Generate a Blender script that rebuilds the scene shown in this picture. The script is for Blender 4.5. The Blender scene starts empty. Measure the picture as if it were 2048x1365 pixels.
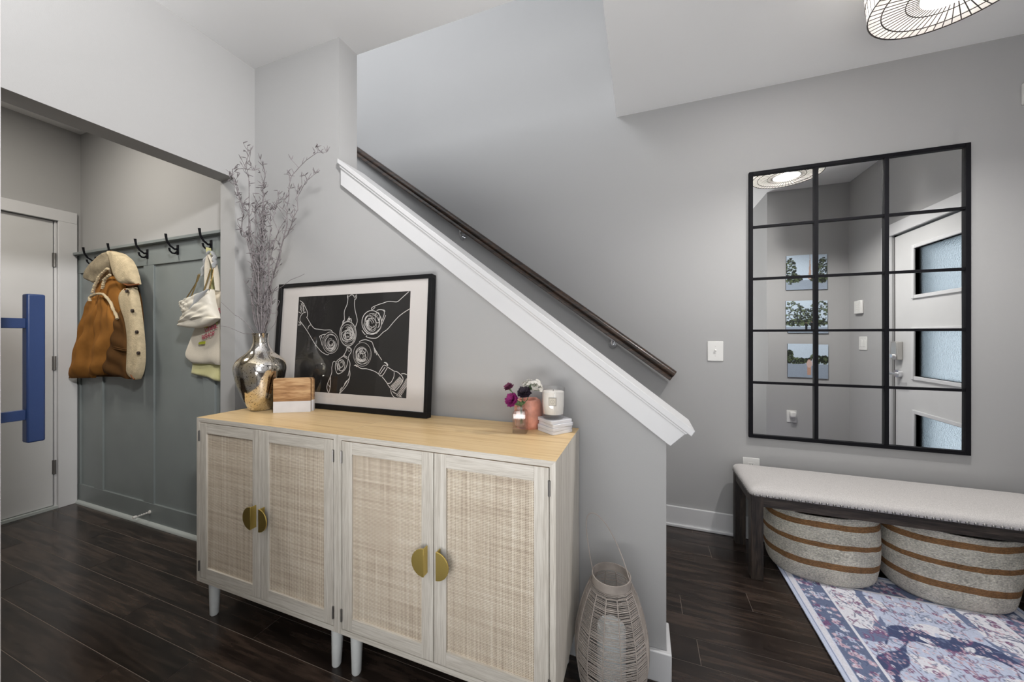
import bpy, bmesh, math, random
import numpy as np
from mathutils import Vector, Matrix, noise

C = bpy.context.scene
COL = C.collection
PI = math.pi
R = math.radians

# ---------------------------------------------------------------- camera
cam_d = bpy.data.cameras.new('camera')
cam_d.sensor_width = 36.0
cam_d.lens = 36.0 * 712 / 2048
cam_d.shift_y = -8.5 / 2048
cam_d.clip_start = 0.02
cam = bpy.data.objects.new('camera', cam_d)
COL.objects.link(cam)
cam.location = (0, 0, 1.23)
cam.rotation_euler = (R(90), 0, R(20.2))
C.camera = cam

# ---------------------------------------------------------------- world, light, exposure
world = bpy.data.worlds.new('daylight')
C.world = world
world.use_nodes = True
wn = world.node_tree.nodes
wn['Background'].inputs[0].default_value = (0.70, 0.87, 1.0, 1)
wn['Background'].inputs[1].default_value = 0.5
C.view_settings.view_transform = 'Standard'
C.view_settings.look = 'None'
C.view_settings.gamma = 1
C.view_settings.use_curve_mapping = False
C.view_settings.exposure = -0.05
C.cycles.use_denoising = True
C.cycles.max_bounces = 12
C.cycles.transparent_max_bounces = 16
C.cycles.caustics_reflective = False
C.cycles.caustics_refractive = False


def area(name, loc, rot, sx, sy, power, color=(1, 1, 1)):
    l = bpy.data.lights.new(name, 'AREA')
    l.shape = 'RECTANGLE'
    l.size, l.size_y = sx, sy
    l.energy = power
    l.color = color
    o = bpy.data.objects.new(name, l)
    COL.objects.link(o)
    o.location = loc
    o.rotation_euler = rot
    return o


# daylight through the living-room windows behind the camera
area('window_daylight', (-1.25, -3.38, 1.45), (R(90), 0, 0), 1.25, 1.55, 5, (0.93, 0.97, 1.0))
area('window_daylight', (0.35, -3.38, 1.45), (R(90), 0, 0), 1.25, 1.55, 5, (0.93, 0.97, 1.0))
# added fill light at an invented side window, to the right behind the camera
area('side_fill', (1.19, -1.5, 1.45), (R(90), 0, R(90)), 1.4, 1.6, 20, (0.95, 0.97, 1.0))
# added upward fill light at floor level behind the camera, brightens the ceiling
area('floor_fill', (-0.6, -2.1, 0.03), (R(180), 0, 0), 2.2, 2.0, 155, (1.0, 0.99, 0.98))
# mudroom ceiling light
area('mudroom_light', (-2.95, 0.55, 2.73), (0, 0, 0), 0.35, 0.35, 21, (1.0, 0.94, 0.84))
# upstairs landing window
area('landing_daylight', (-2.3, -0.95, 4.25), (R(90), 0, 0), 1.6, 1.5, 110, (0.95, 0.97, 1.0))
# daylight through the glass of the front door
area('door_daylight', (2.02, 1.76, 1.12), (R(90), 0, R(90)), 0.42, 1.5, 1.2, (0.84, 0.93, 1.0))
# added downward fill light over the entry, just outside the frame
area('entry_fill', (0.62, 1.80, 2.735), (0, 0, 0), 0.14, 0.14, 5.5, (1.0, 0.97, 0.93))
# added unseen spot that brightens the wall above the mudroom opening
sl = bpy.data.lights.new('header_fill_spot', 'SPOT')
sl.energy = 385
sl.color = (1.0, 0.98, 0.96)
sl.spot_size = R(60)
sl.spot_blend = 1.0
sl.shadow_soft_size = 0.12
so = bpy.data.objects.new('header_fill_spot', sl)
COL.objects.link(so)
so.location = (0.9, -0.35, 2.62)
so.rotation_euler = (Vector((-2.05, 0.75, 1.95)) - Vector(so.location)).to_track_quat('-Z', 'Y').to_euler()

# added out-of-view spot to lift the entry wall opposite the mirror
sl = bpy.data.lights.new('entry_fill_spot', 'SPOT')
sl.energy = 95
sl.color = (1.0, 0.97, 0.93)
sl.spot_size = R(80)
sl.spot_blend = 1.0
sl.shadow_soft_size = 0.05
so = bpy.data.objects.new('entry_fill_spot', sl)
COL.objects.link(so)
so.location = (0.55, 2.25, 2.66)
so.rotation_euler = (Vector((1.65, 0.669, 1.3)) - Vector(so.location)).to_track_quat('-Z', 'Y').to_euler()

# ---------------------------------------------------------------- helpers
def lin(r, g, b):
    f = lambda v: ((v / 255 + 0.055) / 1.055) ** 2.4 if v > 10.3 else v / 255 / 12.92
    return (f(r), f(g), f(b))


class MB:
    """collects shapes; build() links them as ONE mesh object"""
    def __init__(self):
        self.v = []
        self.f = []

    def add(self, vs, fs):
        n = len(self.v)
        self.v += [tuple(p) for p in vs]
        self.f += [tuple(i + n for i in f) for f in fs]
        return self

    def box(self, x0, x1, y0, y1, z0, z1, m=None):
        vs = [Vector((x, y, z)) for x in (x0, x1) for y in (y0, y1) for z in (z0, z1)]
        if m is not None:
            vs = [m @ p for p in vs]
        return self.add(vs, [(0, 1, 3, 2), (4, 6, 7, 5), (0, 4, 5, 1), (2, 3, 7, 6), (0, 2, 6, 4), (1, 5, 7, 3)])

    def prism(self, outline, fn0, fn1):
        """outline: 2-D points; fn0 / fn1 map a 2-D point to the two end faces"""
        n = len(outline)
        vs = [fn0(p) for p in outline] + [fn1(p) for p in outline]
        fs = [tuple(range(n)), tuple(range(2 * n - 1, n - 1, -1))]
        fs += [(i, i + n, (i + 1) % n + n, (i + 1) % n) for i in range(n)]
        return self.add(vs, fs)

    def xz(self, outline, y0, y1):
        return self.prism(outline, lambda p: (p[0], y0, p[1]), lambda p: (p[0], y1, p[1]))

    def yz(self, outline, x0, x1):
        return self.prism(outline, lambda p: (x0, p[0], p[1]), lambda p: (x1, p[0], p[1]))

    def xy(self, outline, z0, z1):
        return self.prism(outline, lambda p: (p[0], p[1], z0), lambda p: (p[0], p[1], z1))

    def tube(self, pts, r, seg=8, closed=False, flat=None):
        P = [Vector(p) for p in pts]
        n = len(P)
        rs = list(r) if hasattr(r, '__len__') else [r] * n
        T = []
        for i in range(n):
            a = P[(i - 1) % n] if (closed or i > 0) else P[i]
            b = P[(i + 1) % n] if (closed or i < n - 1) else P[i]
            t = b - a
            T.append(t.normalized() if t.length > 1e-9 else Vector((0, 0, 1)))
        ref = Vector((0, 0, 1)) if abs(T[0].z) < 0.9 else Vector((1, 0, 0))
        N = (ref - T[0] * ref.dot(T[0])).normalized()
        vs = []
        for i in range(n):
            N = N - T[i] * N.dot(T[i])
            N = N.normalized() if N.length > 1e-9 else T[i].orthogonal().normalized()
            B = T[i].cross(N)
            for k in range(seg):
                a = 2 * PI * k / seg
                ca, sa = math.cos(a), math.sin(a)
                if flat:
                    ca, sa = ca * flat[0], sa * flat[1]
                vs.append(P[i] + (N * ca + B * sa) * rs[i])
        fs = []
        for i in range(n if closed else n - 1):
            j = (i + 1) % n
            for k in range(seg):
                l = (k + 1) % seg
                fs.append((i * seg + k, i * seg + l, j * seg + l, j * seg + k))
        if not closed:
            fs.append(tuple(range(seg - 1, -1, -1)))
            fs.append(tuple((n - 1) * seg + k for k in range(seg)))
        return self.add(vs, fs)

    def lathe(self, prof, seg=40, c=(0, 0, 0), closed=False, cap=True):
        vs = []
        n = len(prof)
        for r, z in prof:
            for k in range(seg):
                a = 2 * PI * k / seg
                vs.append((c[0] + r * math.cos(a), c[1] + r * math.sin(a), c[2] + z))
        fs = []
        for i in range(n if closed else n - 1):
            j = (i + 1) % n
            for k in range(seg):
                l = (k + 1) % seg
                fs.append((i * seg + k, i * seg + l, j * seg + l, j * seg + k))
        if not closed and cap:
            if prof[0][0] > 1e-5:
                fs.append(tuple(range(seg - 1, -1, -1)))
            if prof[-1][0] > 1e-5:
                fs.append(tuple((n - 1) * seg + k for k in range(seg)))
        return self.add(vs, fs)

    def ball(self, c, r, seg=10, rings=6, s=(1, 1, 1)):
        vs = [(c[0], c[1], c[2] - r * s[2])]
        for i in range(1, rings):
            a = PI * i / rings
            for k in range(seg):
                b = 2 * PI * k / seg
                vs.append((c[0] + r * s[0] * math.sin(a) * math.cos(b), c[1] + r * s[1] * math.sin(a) * math.sin(b), c[2] - r * s[2] * math.cos(a)))
        vs.append((c[0], c[1], c[2] + r * s[2]))
        fs = []
        for k in range(seg):
            l = (k + 1) % seg
            fs.append((0, 1 + l, 1 + k))
            for i in range(rings - 2):
                a, b = 1 + i * seg, 1 + (i + 1) * seg
                fs.append((a + k, a + l, b + l, b + k))
            fs.append((1 + (rings - 2) * seg + k, 1 + (rings - 2) * seg + l, len(vs) - 1))
        return self.add(vs, fs)

    def build(self, name, mat, parent=None, bevel=0.0, sharp=40, weld=False, seg=2):
        me = bpy.data.meshes.new(name)
        me.from_pydata(self.v, [], self.f)
        bm = bmesh.new()
        bm.from_mesh(me)
        if weld:
            bmesh.ops.remove_doubles(bm, verts=bm.verts, dist=1e-5)
        bmesh.ops.recalc_face_normals(bm, faces=bm.faces)
        bm.to_mesh(me)
        bm.free()
        me.polygons.foreach_set('use_smooth', [True] * len(me.polygons))
        me.set_sharp_from_angle(angle=R(sharp))
        me.materials.append(mat)
        o = bpy.data.objects.new(name, me)
        COL.objects.link(o)
        if parent is not None:
            o.parent = parent
        if bevel:
            md = o.modifiers.new('bevel', 'BEVEL')
            md.width = bevel
            md.segments = seg
            md.limit_method = 'ANGLE'
            md.angle_limit = R(40)
        return o


def tag(o, label, cat, group=None, kind=None):
    o['label'] = label
    if cat:
        o['category'] = cat
    if group:
        o['group'] = group
    if kind:
        o['kind'] = kind
    return o


def thing(name, label, cat, loc=(0, 0, 0), rot=(0, 0, 0), group=None):
    o = bpy.data.objects.new(name, None)
    o.empty_display_size = 0.05
    COL.objects.link(o)
    o.location = loc
    o.rotation_euler = rot
    return tag(o, label, cat, group)


def setting(o, label, cat):
    return tag(o, label, cat, None, 'structure')


def copy_tree(o, parent=None):
    c = o.copy()
    COL.objects.link(c)
    if parent is not None:
        c.parent = parent
    for ch in list(o.children):
        copy_tree(ch, c)
    return c


def resample(pts, n):
    P = np.array(pts, float)
    d = np.r_[0, np.cumsum(np.linalg.norm(np.diff(P, axis=0), axis=1))]
    t = np.linspace(0, d[-1], n)
    Q = np.stack([np.interp(t, d, P[:, k]) for k in range(P.shape[1])], 1)
    # soften the corners
    for _ in range(2):
        Q[1:-1] = 0.25 * Q[:-2] + 0.5 * Q[1:-1] + 0.25 * Q[2:]
    return Q


def sheet(mb, L, Rr, y, nu=14, nv=24, bulge=0.03, thick=0.012, fold=None, power=0.5):
    """padded cloth between two side lines given in the wall plane (x, z); bulges towards -y"""
    A, B = resample(L, nv), resample(Rr, nv)
    front, back = [], []
    for i in range(nv):
        t = i / (nv - 1)
        for k in range(nu):
            u = k / (nu - 1)
            p = A[i] + (B[i] - A[i]) * u
            pr = max(0.0, 1 - (2 * u - 1) ** 2) ** power
            pt = min(1, 8 * min(t, 1 - t)) ** 0.5
            yy = y - bulge * pr * pt
            if fold:
                yy -= fold(u, t) * pr
            front.append((p[0], yy, p[1]))
            back.append((p[0], y + thick, p[1]))
    n = nu * nv
    fs = []
    for i in range(nv - 1):
        for k in range(nu - 1):
            a = i * nu + k
            fs.append((a, a + 1, a + 1 + nu, a + nu))
            fs.append((n + a, n + a + nu, n + a + 1 + nu, n + a + 1))
    ring = [k for k in range(nu)] + [i * nu + nu - 1 for i in range(1, nv)] + [(nv - 1) * nu + k for k in range(nu - 2, -1, -1)] + [i * nu for i in range(nv - 2, 0, -1)]
    for q in range(len(ring)):
        a, b = ring[q], ring[(q + 1) % len(ring)]
        fs.append((a, n + a, n + b, b))
    return mb.add(front + back, fs)


def colour_grid(name, cols, mat, fn, parent=None, thick=None):
    """a surface whose printed or woven pattern is stored per vertex; cols[ny, nx, 3] linear"""
    ny, nx = cols.shape[:2]
    vs = [fn(i / (nx - 1), j / (ny - 1)) for j in range(ny) for i in range(nx)]
    fs = [(j * nx + i, j * nx + i + 1, (j + 1) * nx + i + 1, (j + 1) * nx + i) for j in range(ny - 1) for i in range(nx - 1)]
    me = bpy.data.meshes.new(name)
    me.from_pydata(vs, [], fs)
    at = me.color_attributes.new('pattern', 'FLOAT_COLOR', 'POINT')
    at.data.foreach_set('color', np.concatenate([cols.reshape(-1, 3), np.ones((nx * ny, 1))], 1).astype(np.float32).ravel())
    me.materials.append(mat)
    o = bpy.data.objects.new(name, me)
    COL.objects.link(o)
    if parent is not None:
        o.parent = parent
    if thick:
        md = o.modifiers.new('thickness', 'SOLIDIFY')
        md.thickness = thick
        md.offset = -1
    return o


# ---------------------------------------------------------------- materials
def new_mat(name):
    m = bpy.data.materials.new(name)
    m.use_nodes = True
    nt = m.node_tree
    return m, nt, nt.nodes['Principled BSDF']


def plain(name, col, rough=0.5, metal=0.0, bump=0.0, bscale=200, coat=0.0, spec=0.5, vary=0.0, vscale=6):
    m, nt, b = new_mat(name)
    b.inputs['Base Color'].default_value = (*col, 1)
    b.inputs['Roughness'].default_value = rough
    b.inputs['Metallic'].default_value = metal
    b.inputs['Coat Weight'].default_value = coat
    b.inputs['Specular IOR Level'].default_value = spec
    tc = nt.nodes.new('ShaderNodeTexCoord')
    if vary:
        nz = nt.nodes.new('ShaderNodeTexNoise')
        nz.inputs['Scale'].default_value = vscale
        nz.inputs['Detail'].default_value = 5
        nt.links.new(tc.outputs['Object'], nz.inputs['Vector'])
        rp = nt.nodes.new('ShaderNodeValToRGB')
        rp.color_ramp.elements[0].position = 0.3
        rp.color_ramp.elements[1].position = 0.7
        rp.color_ramp.elements[0].color = (*[c * (1 - vary) for c in col], 1)
        rp.color_ramp.elements[1].color = (*[min(1, c * (1 + vary)) for c in col], 1)
        nt.links.new(nz.outputs['Fac'], rp.inputs['Fac'])
        nt.links.new(rp.outputs['Color'], b.inputs['Base Color'])
    if bump:
        nz = nt.nodes.new('ShaderNodeTexNoise')
        nz.inputs['Scale'].default_value = bscale
        nz.inputs['Detail'].default_value = 3
        nt.links.new(tc.outputs['Object'], nz.inputs['Vector'])
        bp = nt.nodes.new('ShaderNodeBump')
        bp.inputs['Strength'].default_value = bump
        bp.inputs['Distance'].default_value = 0.003
        nt.links.new(nz.outputs['Fac'], bp.inputs['Height'])
        nt.links.new(bp.outputs['Normal'], b.inputs['Normal'])
    return m


def wood(name, dark, mid, light, scale=(2, 30, 30), rough=0.45, bump=0.15, rings=3.0, coat=0.0, per_board=False):
    """grain runs along the axis with the smallest scale"""
    m, nt, b = new_mat(name)
    N, Lk = nt.nodes, nt.links
    tc = N.new('ShaderNodeTexCoord')
    oi = N.new('ShaderNodeObjectInfo')
    mul = N.new('ShaderNodeMath')
    mul.operation = 'MULTIPLY'
    mul.inputs[1].default_value = 13.7
    Lk.new(oi.outputs['Random'], mul.inputs[0])
    add = N.new('ShaderNodeVectorMath')
    Lk.new(tc.outputs['Object'], add.inputs[0])
    if per_board:
        at = N.new('ShaderNodeAttribute')
        at.attribute_name = 'board'
        sc = N.new('ShaderNodeVectorMath')
        sc.operation = 'SCALE'
        sc.inputs['Scale'].default_value = 17.0
        Lk.new(at.outputs['Vector'], sc.inputs[0])
        Lk.new(sc.outputs['Vector'], add.inputs[1])
    else:
        Lk.new(mul.outputs[0], add.inputs[1])
    mp = N.new('ShaderNodeMapping')
    mp.inputs['Scale'].default_value = scale
    Lk.new(add.outputs['Vector'], mp.inputs['Vector'])
    n1 = N.new('ShaderNodeTexNoise')
    n1.inputs['Scale'].default_value = 1.0
    n1.inputs['Detail'].default_value = 4
    n1.inputs['Distortion'].default_value = 0.4
    Lk.new(mp.outputs['Vector'], n1.inputs['Vector'])
    # growth rings: fold the slow noise into bands
    k = N.new('ShaderNodeMath')
    k.operation = 'MULTIPLY'
    k.inputs[1].default_value = rings * 6.28
    Lk.new(n1.outputs['Fac'], k.inputs[0])
    s = N.new('ShaderNodeMath')
    s.operation = 'SINE'
    Lk.new(k.outputs[0], s.inputs[0])
    n2 = N.new('ShaderNodeTexNoise')
    n2.inputs['Scale'].default_value = 6.0
    n2.inputs['Detail'].default_value = 6
    Lk.new(mp.outputs['Vector'], n2.inputs['Vector'])
    mx = N.new('ShaderNodeMath')
    mx.operation = 'MULTIPLY_ADD'
    mx.inputs[1].default_value = 0.16
    Lk.new(s.outputs[0], mx.inputs[0])
    Lk.new(n2.outputs['Fac'], mx.inputs[2])
    rp = N.new('ShaderNodeValToRGB')
    rp.color_ramp.elements[0].position = 0.25
    rp.color_ramp.elements[0].color = (*dark, 1)
    rp.color_ramp.elements[1].position = 0.75
    rp.color_ramp.elements[1].color = (*light, 1)
    e = rp.color_ramp.elements.new(0.5)
    e.color = (*mid, 1)
    Lk.new(mx.outputs[0], rp.inputs['Fac'])
    out = rp.outputs['Color']
    if per_board:
        hv = N.new('ShaderNodeHueSaturation')
        sp = N.new('ShaderNodeSeparateXYZ')
        Lk.new(at.outputs['Vector'], sp.inputs[0])
        mr = N.new('ShaderNodeMapRange')
        mr.inputs['To Min'].default_value = 0.7
        mr.inputs['To Max'].default_value = 1.3
        Lk.new(sp.outputs['X'], mr.inputs['Value'])
        Lk.new(mr.outputs[0], hv.inputs['Value'])
        Lk.new(out, hv.inputs['Color'])
        out = hv.outputs['Color']
    Lk.new(out, b.inputs['Base Color'])
    b.inputs['Roughness'].default_value = rough
    b.inputs['Coat Weight'].default_value = coat
    b.inputs['Coat Roughness'].default_value = 0.15
    bp = N.new('ShaderNodeBump')
    bp.inputs['Strength'].default_value = bump
    bp.inputs['Distance'].default_value = 0.002
    Lk.new(mx.outputs[0], bp.inputs['Height'])
    Lk.new(bp.outputs['Normal'], b.inputs['Normal'])
    return m


def glass(name, col=(1, 1, 1), rough=0.0, ior=1.45, bump=0.0, bscale=60):
    m, nt, b = new_mat(name)
    b.inputs['Base Color'].default_value = (*col, 1)
    b.inputs['Roughness'].default_value = rough
    b.inputs['IOR'].default_value = ior
    b.inputs['Transmission Weight'].default_value = 1.0
    if bump:
        tc = nt.nodes.new('ShaderNodeTexCoord')
        nz = nt.nodes.new('ShaderNodeTexVoronoi')
        nz.inputs['Scale'].default_value = bscale
        nt.links.new(tc.outputs['Object'], nz.inputs['Vector'])
        bp = nt.nodes.new('ShaderNodeBump')
        bp.inputs['Strength'].default_value = bump
        bp.inputs['Distance'].default_value = 0.004
        nt.links.new(nz.outputs['Distance'], bp.inputs['Height'])
        nt.links.new(bp.outputs['Normal'], b.inputs['Normal'])
    return m


def clear_glass(name, refl=0.08, rough=0.0, tint=(1, 1, 1)):
    """thin clear sheet: mostly transparent, mirror-like at the surface"""
    m, nt, b = new_mat(name)
    N, Lk = nt.nodes, nt.links
    N.remove(b)
    tr = N.new('ShaderNodeBsdfTransparent')
    tr.inputs['Color'].default_value = (*tint, 1)
    gl = N.new('ShaderNodeBsdfGlossy')
    gl.inputs['Roughness'].default_value = rough
    lw = N.new('ShaderNodeLayerWeight')
    lw.inputs['Blend'].default_value = 0.5
    pw = N.new('ShaderNodeMath')
    pw.operation = 'POWER'
    pw.inputs[1].default_value = 4.0
    Lk.new(lw.outputs['Facing'], pw.inputs[0])
    fr = N.new('ShaderNodeMath')
    fr.operation = 'MULTIPLY_ADD'
    fr.inputs[1].default_value = 0.8
    fr.inputs[2].default_value = refl
    Lk.new(pw.outputs[0], fr.inputs[0])
    mix = N.new('ShaderNodeMixShader')
    Lk.new(fr.outputs[0], mix.inputs[0])
    Lk.new(tr.outputs[0], mix.inputs[1])
    Lk.new(gl.outputs[0], mix.inputs[2])
    Lk.new(mix.outputs[0], N['Material Output'].inputs['Surface'])
    return m


def fabric(name, a, c, scale=900, bump=0.3, vary=0.12):
    m, nt, b = new_mat(name)
    N, Lk = nt.nodes, nt.links
    tc = N.new('ShaderNodeTexCoord')
    n1 = N.new('ShaderNodeTexNoise')
    n1.inputs['Scale'].default_value = scale
    n1.inputs['Detail'].default_value = 2
    Lk.new(tc.outputs['Object'], n1.inputs['Vector'])
    rp = N.new('ShaderNodeValToRGB')
    rp.color_ramp.elements[0].position = 0.35
    rp.color_ramp.elements[1].position = 0.65
    rp.color_ramp.elements[0].color = (*a, 1)
    rp.color_ramp.elements[1].color = (*c, 1)
    Lk.new(n1.outputs['Fac'], rp.inputs['Fac'])
    Lk.new(rp.outputs['Color'], b.inputs['Base Color'])
    b.inputs['Roughness'].default_value = 0.9
    b.inputs['Sheen Weight'].default_value = 0.2
    bp = N.new('ShaderNodeBump')
    bp.inputs['Strength'].default_value = bump
    bp.inputs['Distance'].default_value = 0.002
    Lk.new(n1.outputs['Fac'], bp.inputs['Height'])
    Lk.new(bp.outputs['Normal'], b.inputs['Normal'])
    return m


def pattern_mat(name, rough=0.6, bump=0.0, coat=0.0):
    m, nt, b = new_mat(name)
    at = nt.nodes.new('ShaderNodeAttribute')
    at.attribute_name = 'pattern'
    nt.links.new(at.outputs['Color'], b.inputs['Base Color'])
    b.inputs['Roughness'].default_value = rough
    b.inputs['Coat Weight'].default_value = coat
    if bump:
        tc = nt.nodes.new('ShaderNodeTexCoord')
        nz = nt.nodes.new('ShaderNodeTexNoise')
        nz.inputs['Scale'].default_value = 700
        nt.links.new(tc.outputs['Object'], nz.inputs['Vector'])
        bp = nt.nodes.new('ShaderNodeBump')
        bp.inputs['Strength'].default_value = bump
        bp.inputs['Distance'].default_value = 0.003
        nt.links.new(nz.outputs['Fac'], bp.inputs['Height'])
        nt.links.new(bp.outputs['Normal'], b.inputs['Normal'])
    return m


def cane_mat():
    """open cane weave: crossing pale strands with small dark holes, streaked brown"""
    m, nt, b = new_mat('cane_weave')
    N, Lk = nt.nodes, nt.links
    tc = N.new('ShaderNodeTexCoord')
    sp = N.new('ShaderNodeSeparateXYZ')
    Lk.new(tc.outputs['Object'], sp.inputs[0])

    def math_(op, a, c=None):
        n = N.new('ShaderNodeMath')
        n.operation = op
        for k, v in enumerate((a, c)):
            if v is None:
                continue
            if isinstance(v, (int, float)):
                n.inputs[k].default_value = v
            else:
                Lk.new(v, n.inputs[k])
        return n.outputs[0]
    P = 0.0048
    ax = math_('ABSOLUTE', math_('SINE', math_('MULTIPLY', sp.outputs['X'], PI / P)))
    az = math_('ABSOLUTE', math_('SINE', math_('MULTIPLY', sp.outputs['Z'], PI / P)))
    strand = math_('MAXIMUM', ax, az)
    oi = N.new('ShaderNodeObjectInfo')
    off = N.new('ShaderNodeVectorMath')
    Lk.new(tc.outputs['Object'], off.inputs[0])
    Lk.new(math_('MULTIPLY', oi.outputs['Random'], 9.0), off.inputs[1])

    def streak(scale):
        mp = N.new('ShaderNodeMapping')
        mp.inputs['Scale'].default_value = scale
        Lk.new(off.outputs['Vector'], mp.inputs['Vector'])
        nz = N.new('ShaderNodeTexNoise')
        nz.inputs['Scale'].default_value = 1
        nz.inputs['Detail'].default_value = 3
        Lk.new(mp.outputs['Vector'], nz.inputs['Vector'])
        return nz.outputs['Fac']
    f = math_('ADD', math_('MULTIPLY', streak((130, 1, 3)), 0.5), math_('MULTIPLY', streak((3, 1, 130)), 0.5))
    rp = N.new('ShaderNodeValToRGB')
    rp.color_ramp.elements[0].position = 0.32
    rp.color_ramp.elements[0].color = (*lin(184, 167, 148), 1)
    rp.color_ramp.elements[1].position = 0.70
    rp.color_ramp.elements[1].color = (*lin(236, 226, 210), 1)
    e = rp.color_ramp.elements.new(0.5)
    e.color = (*lin(216, 202, 182), 1)
    Lk.new(f, rp.inputs['Fac'])
    hole = N.new('ShaderNodeMapRange')
    hole.inputs['From Min'].default_value = 0.55
    hole.inputs['From Max'].default_value = 0.72
    Lk.new(strand, hole.inputs['Value'])
    mix = N.new('ShaderNodeMix')
    mix.data_type = 'RGBA'
    mix.inputs['A'].default_value = (*lin(112, 92, 72), 1)
    Lk.new(hole.outputs[0], mix.inputs['Factor'])
    Lk.new(rp.outputs['Color'], mix.inputs['B'])
    Lk.new(mix.outputs['Result'], b.inputs['Base Color'])
    b.inputs['Roughness'].default_value = 0.6
    bp = N.new('ShaderNodeBump')
    bp.inputs['Strength'].default_value = 0.6
    bp.inputs['Distance'].default_value = 0.0015
    Lk.new(strand, bp.inputs['Height'])
    Lk.new(bp.outputs['Normal'], b.inputs['Normal'])
    return m


def basket_mat():
    m, nt, b = new_mat('braided_seagrass')
    N, Lk = nt.nodes, nt.links
    tc = N.new('ShaderNodeTexCoord')
    sp = N.new('ShaderNodeSeparateXYZ')
    Lk.new(tc.outputs['Object'], sp.inputs[0])
    nz = N.new('ShaderNodeTexNoise')
    nz.inputs['Scale'].default_value = 9
    Lk.new(tc.outputs['Object'], nz.inputs['Vector'])
    wob = N.new('ShaderNodeMath')
    wob.operation = 'MULTIPLY_ADD'
    wob.inputs[1].default_value = 0.016
    Lk.new(nz.outputs['Fac'], wob.inputs[0])
    Lk.new(sp.outputs['Z'], wob.inputs[2])
    rp = N.new('ShaderNodeValToRGB')
    rp.color_ramp.interpolation = 'CONSTANT'
    els = rp.color_ramp.elements
    pale, brown = (*lin(218, 213, 200), 1), (*lin(146, 106, 66), 1)
    els[0].position = 0
    els[0].color = pale
    els[1].position = 0.105
    els[1].color = brown
    for p, c in ((0.133, pale), (0.205, brown), (0.230, pale), (0.296, brown), (0.322, pale)):
        e = els.new(p)
        e.color = c
    Lk.new(wob.outputs[0], rp.inputs['Fac'])
    # plaited cord: fine rows with slanted strands
    mp = N.new('ShaderNodeMapping')
    mp.inputs['Scale'].default_value = (130, 130, 210)
    Lk.new(tc.outputs['Object'], mp.inputs['Vector'])
    n2 = N.new('ShaderNodeTexNoise')
    n2.inputs['Scale'].default_value = 1
    n2.inputs['Detail'].default_value = 2
    Lk.new(mp.outputs['Vector'], n2.inputs['Vector'])
    n3 = N.new('ShaderNodeTexNoise')
    n3.inputs['Scale'].default_value = 14
    Lk.new(tc.outputs['Object'], n3.inputs['Vector'])
    ad = N.new('ShaderNodeMath')
    ad.operation = 'MULTIPLY_ADD'
    ad.inputs[1].default_value = 0.5
    Lk.new(n3.outputs['Fac'], ad.inputs[0])
    Lk.new(n2.outputs['Fac'], ad.inputs[2])
    mr = N.new('ShaderNodeMapRange')
    mr.inputs['From Min'].default_value = 0.5
    mr.inputs['From Max'].default_value = 1.0
    mr.inputs['To Min'].default_value = 0.55
    mr.inputs['To Max'].default_value = 1.25
    Lk.new(ad.outputs[0], mr.inputs['Value'])
    hv = N.new('ShaderNodeHueSaturation')
    Lk.new(rp.outputs['Color'], hv.inputs['Color'])
    Lk.new(mr.outputs[0], hv.inputs['Value'])
    Lk.new(hv.outputs['Color'], b.inputs['Base Color'])
    b.inputs['Roughness'].default_value = 0.8
    bp = N.new('ShaderNodeBump')
    bp.inputs['Strength'].default_value = 0.7
    bp.inputs['Distance'].default_value = 0.004
    rw = N.new('ShaderNodeMath')
    rw.operation = 'MULTIPLY'
    rw.inputs[1].default_value = PI / 0.0064
    Lk.new(sp.outputs['Z'], rw.inputs[0])
    sn = N.new('ShaderNodeMath')
    sn.operation = 'SINE'
    Lk.new(rw.outputs[0], sn.inputs[0])
    ab = N.new('ShaderNodeMath')
    ab.operation = 'ABSOLUTE'
    Lk.new(sn.outputs[0], ab.inputs[0])
    hh = N.new('ShaderNodeMath')
    hh.operation = 'ADD'
    Lk.new(ab.outputs[0], hh.inputs[0])
    Lk.new(n2.outputs['Fac'], hh.inputs[1])
    Lk.new(hh.outputs[0], bp.inputs['Height'])
    Lk.new(bp.outputs['Normal'], b.inputs['Normal'])
    return m


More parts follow.
